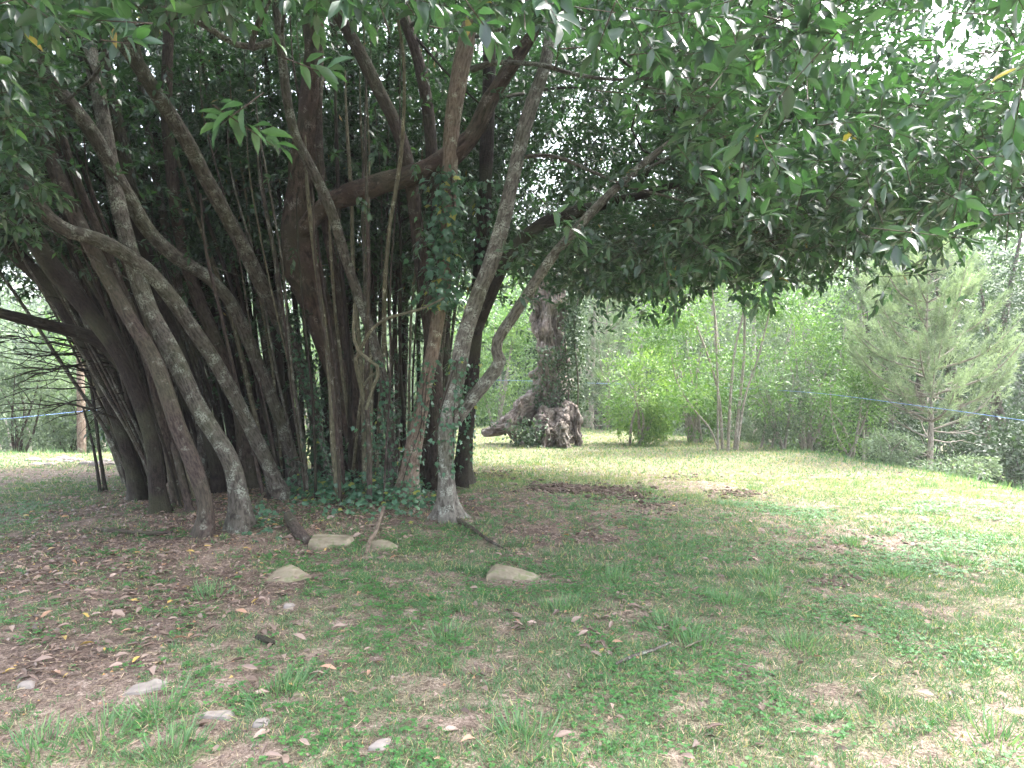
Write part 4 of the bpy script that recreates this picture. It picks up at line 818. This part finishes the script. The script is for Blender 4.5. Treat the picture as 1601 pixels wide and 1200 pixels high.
# ------------------------------------------------------------------ GRASS, CLOVER, LITTER
def field(n, y0, y1, xa=-.78, xb=.80, power=1.0):
    """points spread over the visible wedge of ground"""
    y = y0+(y1-y0)*rng.random(n)**power; x = y*rng.uniform(xa, xb, n); keep = rng.random(n) < y/y1
    x, y = x[keep], y[keep]; return x, y
def build_grass():
    mb = MB()
    for n, y0, y1, hh, ww, tpl in ((265000, 2.3, 6.2, .040, .0036, T_blade()), (300000, 6.0, 12.0, .050, .0065, T_blade1()), (250000, 11.8, 28, .062, .014, T_blade1())):
        x, y = field(n, y0, y1, -.85, .85); g, li, so, n3 = masks(x, y)
        cl = fbm(x*7, y*7, 0, 101, 2); dens = np.clip(g*1.25*(.25+1.5*np.clip((cl-.36)*3.5, 0, 1)), 0, 1); k = (rng.random(len(x)) < dens) & (edge_d(x, y) < 1.2)
        x, y, g, cl, n3 = x[k], y[k], g[k], cl[k], n3[k]; z = height(x, y)-.004
        m = len(x); tuft = sstep(fbm(x*2.3, y*2.3, 0, 111, 2), .55, .75); h = hh*rng.uniform(.45, 1.25, m)*(.75+.6*tuft+.35*np.clip(g, 0, 1))
        d = unit(np.column_stack([rng.normal(0, .55, m), rng.normal(0, .55, m), np.full(m, .75)])); nr = unit(np.column_stack([rng.normal(0, 1, m), rng.normal(-.6, 1, m), rng.normal(.4, .2, m)]))
        warm = sstep(y+x*.45, 8, 14)*.28  # dry yellowing of the open lawn plus sunlit brightness put into blade tone
        tone = np.clip(.34+warm+(n3-.5)*.5+rng.normal(0, .16, m), 0, .9); tone = np.where(rng.random(m) < .12+.5*warm, 1.0, tone)
        scatter(mb, tpl, np.column_stack([x, y, z]), d, nr, h, ww*rng.uniform(.7, 1.4, m), tone)
    # the lawn goes on to both sides of the view
    for n, y0, y1 in ((26000, 2.0, 6.5), (42000, 6.0, 14)):
        y = rng.uniform(y0, y1, n); x = y*rng.uniform(.85, 1.5, n)*np.where(rng.random(n) < .5, 1, -1); g, li, so, n3 = masks(x, y); k = (rng.random(n) < g) & (edge_d(x, y) < 1); x, y = x[k], y[k]; m = len(x)
        scatter(mb, T_blade1(), np.column_stack([x, y, height(x, y)]), unit(np.column_stack([rng.normal(0, .5, m), rng.normal(0, .5, m), np.full(m, .8)])), rdir(m), .06*rng.uniform(.5, 1.4, m), .016, np.clip(rng.normal(.45, .2, m), 0, 1))
    # tall edge fringe and weeds at the plateau edge
    n = 26000; y = rng.uniform(9, 27, n); x = y*rng.uniform(-.8, .85, n); e = edge_d(x, y); k = (np.abs(e-.2) < .6); x, y = x[k], y[k]; m = len(x)
    scatter(mb, T_blade1(), np.column_stack([x, y, height(x, y)]), unit(np.column_stack([rng.normal(0, .4, m), rng.normal(0, .4, m), np.ones(m)])), rdir(m), .13*rng.uniform(.5, 1.6, m), .014, np.clip(rng.normal(.5, .15, m), 0, 1))
    # coarse tufts
    tx = []
    for (ax, ay) in [(960, 905), (1205, 905), (880, 950), (1135, 940), (1010, 770), (1055, 985), (1210, 935), (1090, 1010), (820, 1150), (270, 1170), (60, 1170), (440, 1080), (1330, 850), (1500, 880), (250, 1110), (330, 930), (1400, 900), (1180, 765), (1250, 1010), (700, 1000), (1450, 760), (1550, 1150), (160, 1150)]:
        c = gp(ax, ay); m = 110; pp = np.column_stack([c[0]+rng.normal(0, .07, m), c[1]+rng.normal(0, .09, m), np.zeros(m)]); pp[:, 2] = height(pp[:, 0], pp[:, 1])
        dv = unit(np.column_stack([(pp[:, 0]-c[0])*6, (pp[:, 1]-c[1])*6, np.full(m, 1.0)])+rng.normal(0, .25, (m, 3)))
        scatter(mb, T_blade(), pp, dv, rdir(m), .10*rng.uniform(.5, 1.4, m), .006, np.clip(rng.normal(.55, .15, m), 0, .9))
    tag(mb.obj('grass', M_GRASS), None, None, None, 'stuff')
build_grass()
def build_clover():
    mb = MB(); x, y = field(120000, 2.3, 9.5, -.8, .8); g, li, so, n3 = masks(x, y)
    cl = fbm(x*1.6, y*1.6, 0, 121, 3); k = (rng.random(len(x)) < np.clip((cl-.44)*5, 0, 1)*np.clip(g*1.6, 0, 1)*.85); x, y = x[k], y[k]; m = len(x)
    z = height(x, y)+rng.uniform(.008, .030, m); a0 = rng.uniform(0, 6.28, m); t = np.clip(rng.normal(.5, .22, m), 0, 1)
    for q in range(3):
        a = a0+q*2.094; d = np.column_stack([np.cos(a), np.sin(a), rng.normal(.05, .15, m)]); L = .0125*rng.uniform(.7, 1.35, m)*(1+.06*y)
        scatter(mb, (np.array([(0, 0, 0), (.6, .5, .06), (1, 0, 0), (.6, -.5, .06)], float), [(0, 3, 2, 1)], []), np.column_stack([x, y, z]), d, unit(np.column_stack([rng.normal(0, .25, m), rng.normal(-.15, .25, m), np.ones(m)])), L, L*1.05, t)
    tag(mb.obj('clover', M_CLOVER), None, None, None, 'stuff')
build_clover()
def build_litter():
    mb = MB(); x, y = field(90000, 2.3, 13, -.95, .62); g, li, so, n3 = masks(x, y)
    dens = .04+.36*li*(x < 1.0)+.08*li+.03*so; k = (rng.random(len(x)) < dens) & (edge_d(x, y) < 0); x, y = x[k], y[k]; m = len(x)
    a = rng.uniform(0, 6.28, m); d = unit(np.column_stack([np.cos(a), np.sin(a), rng.normal(.05, .22, m)])); nr = unit(np.column_stack([rng.normal(0, .35, m), rng.normal(-.1, .35, m), np.ones(m)]))
    L = .078*rng.uniform(.45, 1.25, m); tone = np.clip(rng.beta(2, 3.2, m)+.06, 0, .8); tone = np.where(rng.random(m) < .05, rng.uniform(.85, 1, m), tone)
    p = np.column_stack([x, y, height(x, y)+.006+rng.random(m)*.012]); W_ = L*rng.uniform(.24, .42, m)
    qx, qy = project(p); vis = (qx > 10) & (qx < 1590) & (qy < 1190) & (qy > 600); sc = np.where(vis, L/p[:, 1], 0); o = np.argsort(-sc); b, r_ = o[:290], o[290:]
    scatter(mb, T_leaf4(.15, .12), p[r_], d[r_], nr[r_], L[r_], W_[r_], tone[r_]); tag(mb.obj('leaf_litter', M_DRY), None, None, None, 'stuff')
    obs = leaf_objects('fallen_leaf', T_leaf8(.13, .12), M_DRY, None, p[b]+[0, 0, .006], d[b], nr[b], L[b]*1.05, W_[b]*1.1, tone[b], 'dry')
    for ob, i in zip(obs, b):
        t = tone[i]; colr = 'dark brown' if t < .3 else 'brown' if t < .55 else 'pale pinkish-brown' if t < .82 else 'orange' if t < .94 else 'yellow'
        side = 'left' if qx[i] < 530 else 'middle' if qx[i] < 1060 else 'right'
        tag(ob, 'fallen %s leaf lying on the ground in the near %s of the view' % (colr, side), 'fallen leaf', '%s fallen leaves on the near %s ground' % (colr, side))
    # straw and tiny twigs
    ms = MB(); x, y = field(150000, 2.3, 14, -.9, .85); g, li, so, n3 = masks(x, y); k = rng.random(len(x)) < .26+.28*li+.35*so; x, y = x[k], y[k]; m = len(x); a = rng.uniform(0, 6.28, m)
    scatter(ms, T_blade1(), np.column_stack([x, y, height(x, y)+.008+rng.random(m)*.01]), unit(np.column_stack([np.cos(a), np.sin(a), rng.normal(.04, .12, m)])), unit(np.column_stack([rng.normal(0, .4, (m, 2)), np.ones(m)])), .06*rng.uniform(.3, 1.7, m), .0035+.0003*y, rng.random(m))
    tag(ms.obj('straw', M_STRAW), None, None, None, 'stuff')
build_litter()

# ------------------------------------------------------------------ STONES, CLODS, STICKS, ROPE
def rock(name, px_, py_, outline, h, label, mat=M_STONE, sink=.04, seed=1, cat_='stone', group=None, top=.7):
    """outline in metres on the ground plane; h per point or scalar"""
    rg = random.Random(seed); b = gp(px_, py_); bm = bmesh.new(); hs_ = [q*.72 for q in (h if isinstance(h, (list, tuple)) else [h]*len(outline))]
    mx = sum(p[0] for p in outline)/len(outline); my = sum(p[1] for p in outline)/len(outline)
    for (x, y), hh in zip(outline, hs_):
        bm.verts.new((x, y, -sink)); bm.verts.new((x*1.02, y*1.02, hh*.45)); bm.verts.new((mx+(x-mx)*top, my+(y-my)*top, hh))
    r = bmesh.ops.convex_hull(bm, input=bm.verts); bmesh.ops.delete(bm, geom=[g for g in r['geom_interior'] if isinstance(g, bmesh.types.BMVert)], context='VERTS')
    bmesh.ops.bevel(bm, geom=bm.edges[:], offset=.004+min(max(hs_), .1)*.02, segments=1, affect='EDGES')
    bmesh.ops.triangulate(bm, faces=bm.faces[:]); bmesh.ops.subdivide_edges(bm, edges=bm.edges[:], cuts=2, use_grid_fill=True)
    vv = np.array([v.co[:] for v in bm.verts]); dn = (fbm(vv[:, 0]*14+seed, vv[:, 1]*14, vv[:, 2]*14, 5, 3)-.5)*.034
    bm.normal_update()
    for v, q in zip(bm.verts, dn): v.co += v.normal*float(q)
    me = bpy.data.meshes.new(name); bm.to_mesh(me); bm.free(); me.materials.append(mat)
    o = bpy.data.objects.new(name, me); C.objects.link(o); x, y = float(b[0]), float(b[1]); o.location = (x, y, float(height(x, y))-(.015 if name == 'stone' else -.001))
    return tag(o, label, cat_, group)
rock('stone', 800, 903, [(-.21, -.05), (-.19, .12), (-.06, .15), (.10, .12), (.24, .05), (.22, -.04), (0, -.07)], [.13, .15, .12, .09, .04, .03, .10], 'tan wedge-shaped stone lying alone in the grass right of the clump', seed=2)
rock('stone', 447, 905, [(-.15, -.06), (-.13, .10), (-.02, .17), (.10, .12), (.20, .04), (.06, -.08)], [.05, .11, .14, .12, .06, .05], 'greyish triangular stone in the litter in front of the left stems', seed=4)
rock('stone', 512, 855, [(-.17, -.05), (-.19, .15), (.02, .20), (.22, .15), (.20, 0), (-.06, -.08)], [.13, .15, .13, .12, .10, .12], 'flat-topped squared stone at the foot of the ivy carpet', seed=6, top=.9)
rock('stone', 592, 858, [(-.16, 0), (-.13, .12), (.05, .15), (.17, .06), (.12, -.05)], [.09, .10, .11, .08, .07], 'brown stone half buried under the front edge of the ivy', seed=7)
rock('flat_stone', 222, 1082, [(-.09, -.04), (-.07, .05), (.03, .11), (.10, .08), (.09, .02), (.0, -.03)], [.02, .03, .04, .035, .03, .025], 'flat angular pale stone sunk in the soil at the lower left', M_STONEP, seed=8, top=.85)
rock('flat_stone', 336, 1122, [(-.075, -.01), (-.06, .04), (.04, .06), (.08, .03), (.06, -.02)], .022, 'flat pinkish-white stone near the bottom edge', M_STONEP, seed=9, top=.85)
rock('flat_stone', 592, 1168, [(-.05, -.03), (-.01, .03), (.04, .06), (.05, .01), (.02, -.03)], .022, 'small pale triangular stone at the bottom, left of centre', M_STONEP, seed=10, top=.8)
rock('flat_stone', 40, 1075, [(-.03, -.02), (-.03, .03), (.03, .03), (.04, -.01)], .03, 'small whitish stone by the left edge on bare soil', M_STONEP, seed=12, top=.8)
rock('flat_stone', 452, 950, [(-.03, -.02), (-.03, .02), (.02, .04), (.03, -.02)], .03, 'small pale stone below the triangular stone', M_STONEP, seed=13, top=.8)
rock('flat_stone', 408, 1132, [(-.03, -.02), (-.03, .02), (.03, .03), (.03, -.02)], .02, 'little grey stone right of the flat pinkish stone', M_STONEP, seed=14, top=.8)
rock('flat_stone', 466, 1088, [(-.03, -.02), (-.02, .03), (.03, .03), (.02, -.02)], .02, 'little brownish stone in the grass in the lower left', M_STONE, seed=15, top=.8)
for k in range(16):     # rubble at the far left edge of the lawn
    px_ = 50+k*9+rng.uniform(-4, 4); s = rng.uniform(.08, .17)
    rock('rubble_stone', px_, 722+rng.uniform(-3, 5), [(-s, -s*.5), (-s*.9, s*.6), (s*.2, s*.8), (s, s*.4), (s*.8, -s*.5)], s*rng.uniform(.4, .9), 'pale rubble stone in the low heap beyond the left lawn', M_STONEP, seed=20+k, group='rubble stones heaped beyond the left lawn')
def crumbs():
    mb = MB(); x, y = field(60000, 2.3, 10, -.85, .85); g, li, so, n3 = masks(x, y); k = rng.random(len(x)) < .25+.5*so+.3*li; x, y = x[k], y[k]; m = len(x)
    iv = np.array([(1, 0, 0), (-.5, .87, 0), (-.5, -.87, 0), (.1, .1, .8)]); it = np.array([(0, 1, 3), (1, 2, 3), (2, 0, 3)]); r = .0065*rng.uniform(.4, 1.6, m)*(1+.06*y)
    V = np.column_stack([x, y, height(x, y)])[:, None]+iv[None]*r[:, None, None]*(1+rng.uniform(-.4, .4, (m, 4, 3)))
    mb.add(V, None, (it[None]+(np.arange(m)*4)[:, None, None]).reshape(-1, 3), np.repeat(rng.random(m), 4)); tag(mb.obj('soil_crumbs', M_DRY, None, False), None, None, None, 'stuff')
crumbs()
def clods():
    ico = bmesh.new(); bmesh.ops.create_icosphere(ico, subdivisions=1, radius=1); iv = np.array([v.co[:] for v in ico.verts]); it = np.array([[v.index for v in f.verts] for f in ico.faces]); ico.free()
    mb = MB()
    for (ax, ay, rx, ry, n, s) in [(885, 772, 60, 9, 420, .06), (770, 750, 40, 8, 200, .06), (965, 778, 40, 12, 280, .055), (1150, 772, 40, 8, 110, .045), (1075, 748, 30, 5, 40, .04), (1300, 905, 40, 8, 110, .028), (1010, 800, 60, 12, 130, .03), (1250, 870, 60, 10, 40, .03),
                                   (110, 1030, 120, 40, 130, .016), (250, 860, 260, 40, 160, .022), (720, 745, 15, 6, 50, .05), (620, 900, 300, 60, 130, .014), (1350, 850, 90, 14, 150, .022), (300, 1010, 250, 60, 170, .013)]:
        u = rng.normal(0, .55, (n, 2)); q = ay+u[:, 1]*ry; D = CH*F/(q-600); x = (ax+u[:, 0]*rx-800.5)/F*D; z = height(x, D); r = s*rng.uniform(.12, 1.0, n)**1.3
        V = np.column_stack([x, D, z+r*.05])[:, None]+iv[None]*(r[:, None]*np.array([1.2, 1, .75]))[:, None]*(1+rng.uniform(-.5, .45, (n, 12)))[..., None]
        mb.add(V, None, (it[None]+(np.arange(n)*12)[:, None, None]).reshape(-1, 3))
    tag(mb.obj('soil_clods', M_CLOD, None, False), None, None, None, 'stuff')
clods()
def stick(name, pts, w, label, mat=B_BROWN, lift=.012, cat_='stick'):
    g = [gp(a, b) for a, b in pts]; g = [np.array([p[0], p[1], float(height(p[0], p[1]))+(lift if not isinstance(lift, list) else lift[i])]) for i, p in enumerate(g)]
    r = [q/2/F*p[1] for q, p in zip(w, g)]; mb = MB(); tube(mb, g, r, 7, max(10, len(g)*6), .15, 0, 12); o = mb.obj(name, mat, None, True, True, loc=g[0]); return tag(o, label, cat_)
stick('stick', [(148, 832), (190, 835), (235, 838), (270, 836)], [5, 7, 7, 5], 'weathered grey stick lying across the litter left of the stems', B_BROWN, .03)
stick('stick', [(962, 1046), (990, 1034), (1020, 1024), (1048, 1012)], [4, 6, 5, 3], 'thin grey stick lying slanted in the grass, lower right', B_GREY, .03)
stick('stick', [(1070, 1020), (1085, 1013), (1102, 1006)], [3, 3, 2], 'short straw-coloured stick end beside the slanted grey stick', B_TWIG, .03)
stick('stick', [(915, 832), (935, 825), (948, 815)], [3, 3, 2], 'thin pale forked twig on the bare soil beyond the wedge stone', B_TWIG, .03)
stick('stick', [(402, 1000), (412, 1004), (428, 1010)], [8, 10, 8], 'stubby dark log piece lying in the grass', B_DARK, .02)
stick('stick', [(572, 866), (580, 850), (587, 846), (600, 822)], [4, 7, 6, 5], 'pale crooked root end leaning out of the ivy', B_PINK, [.0, .05, .09, .2])
stick('stick', [(450, 820), (466, 838), (484, 850)], [16, 18, 14], 'dark thick root bending down beside the flat-topped stone', B_BROWN, [.10, .05, .01])
stick('stick', [(712, 815), (735, 828), (765, 848), (790, 862)], [9, 7, 5, 3], 'long surface root running right from the pale stem', B_BROWN, .02)
stick('stick', [(240, 742), (258, 765), (282, 790)], [14, 13, 10], 'pale broken branch stub leaning in the dark among the left stems', B_PINK, [.25, .12, .03])
stick('stick', [(395, 800), (420, 770), (432, 740)], [4, 4, 3], 'thin stick propped between the two front left stems', B_TWIG, [.02, .1, .2])
def rope(name, pts, label):
    g = [P(a, b, d) for a, b, d in pts]; mb = MB(); tube(mb, g, .0045, 6, 60); o = mb.obj(name, M_ROPE, None, loc=g[0]); tag(o, label, 'rope')
rope('rope', [(735, 596, 27), (780, 594, 25.5), (905, 598, 23), (1060, 603, 20.5), (1250, 612, 17), (1420, 632, 13.6), (1601, 657, 10.8), (1760, 680, 9)], 'blue rope strung across the bank on the right, past the pine')
rope('rope', [(-150, 668, 12), (0, 655, 13.5), (75, 648, 14.5), (150, 641, 15.5), (260, 636, 17)], 'blue rope strung behind the bare twigs at the left')
def cane():
    b = gp(612, 770); mb = MB(); tube(mb, [P(604, 745, b[1]), P(609, 690, b[1]-.02), P(612, 628, b[1]-.03)], .008, 6, 12); o = mb.obj('yellow_cane', M_CANE, None, loc=b); tag(o, 'thin yellow-green cane standing upright in the ivy', 'cane')
M_CANE, n_, l_, b_ = new_mat('yellow cane'); b_.inputs['Base Color'].default_value = (0.42, 0.36, 0.04, 1); sset(b_, .3, .5)
cane()

# ------------------------------------------------------------------ HAZE
def haze(density):
    bm = bmesh.new(); bmesh.ops.create_cube(bm, size=1); me = bpy.data.meshes.new('haze'); bm.to_mesh(me); bm.free()
    o = bpy.data.objects.new('haze', me); C.objects.link(o); o.scale = (1300, 1100, 110); o.location = (0, 300, 30)
    m = bpy.data.materials.new('haze'); m.use_nodes = True; n = m.node_tree.nodes; n.clear(); out = n.new('ShaderNodeOutputMaterial'); v = n.new('ShaderNodeVolumePrincipled')
    v.inputs['Color'].default_value = (.93, .96, 1, 1); v.inputs['Density'].default_value = density; v.inputs['Anisotropy'].default_value = .3; m.node_tree.links.new(v.outputs[0], out.inputs['Volume'])
    me.materials.append(m); o['kind'] = 'stuff'
haze(0.0012)
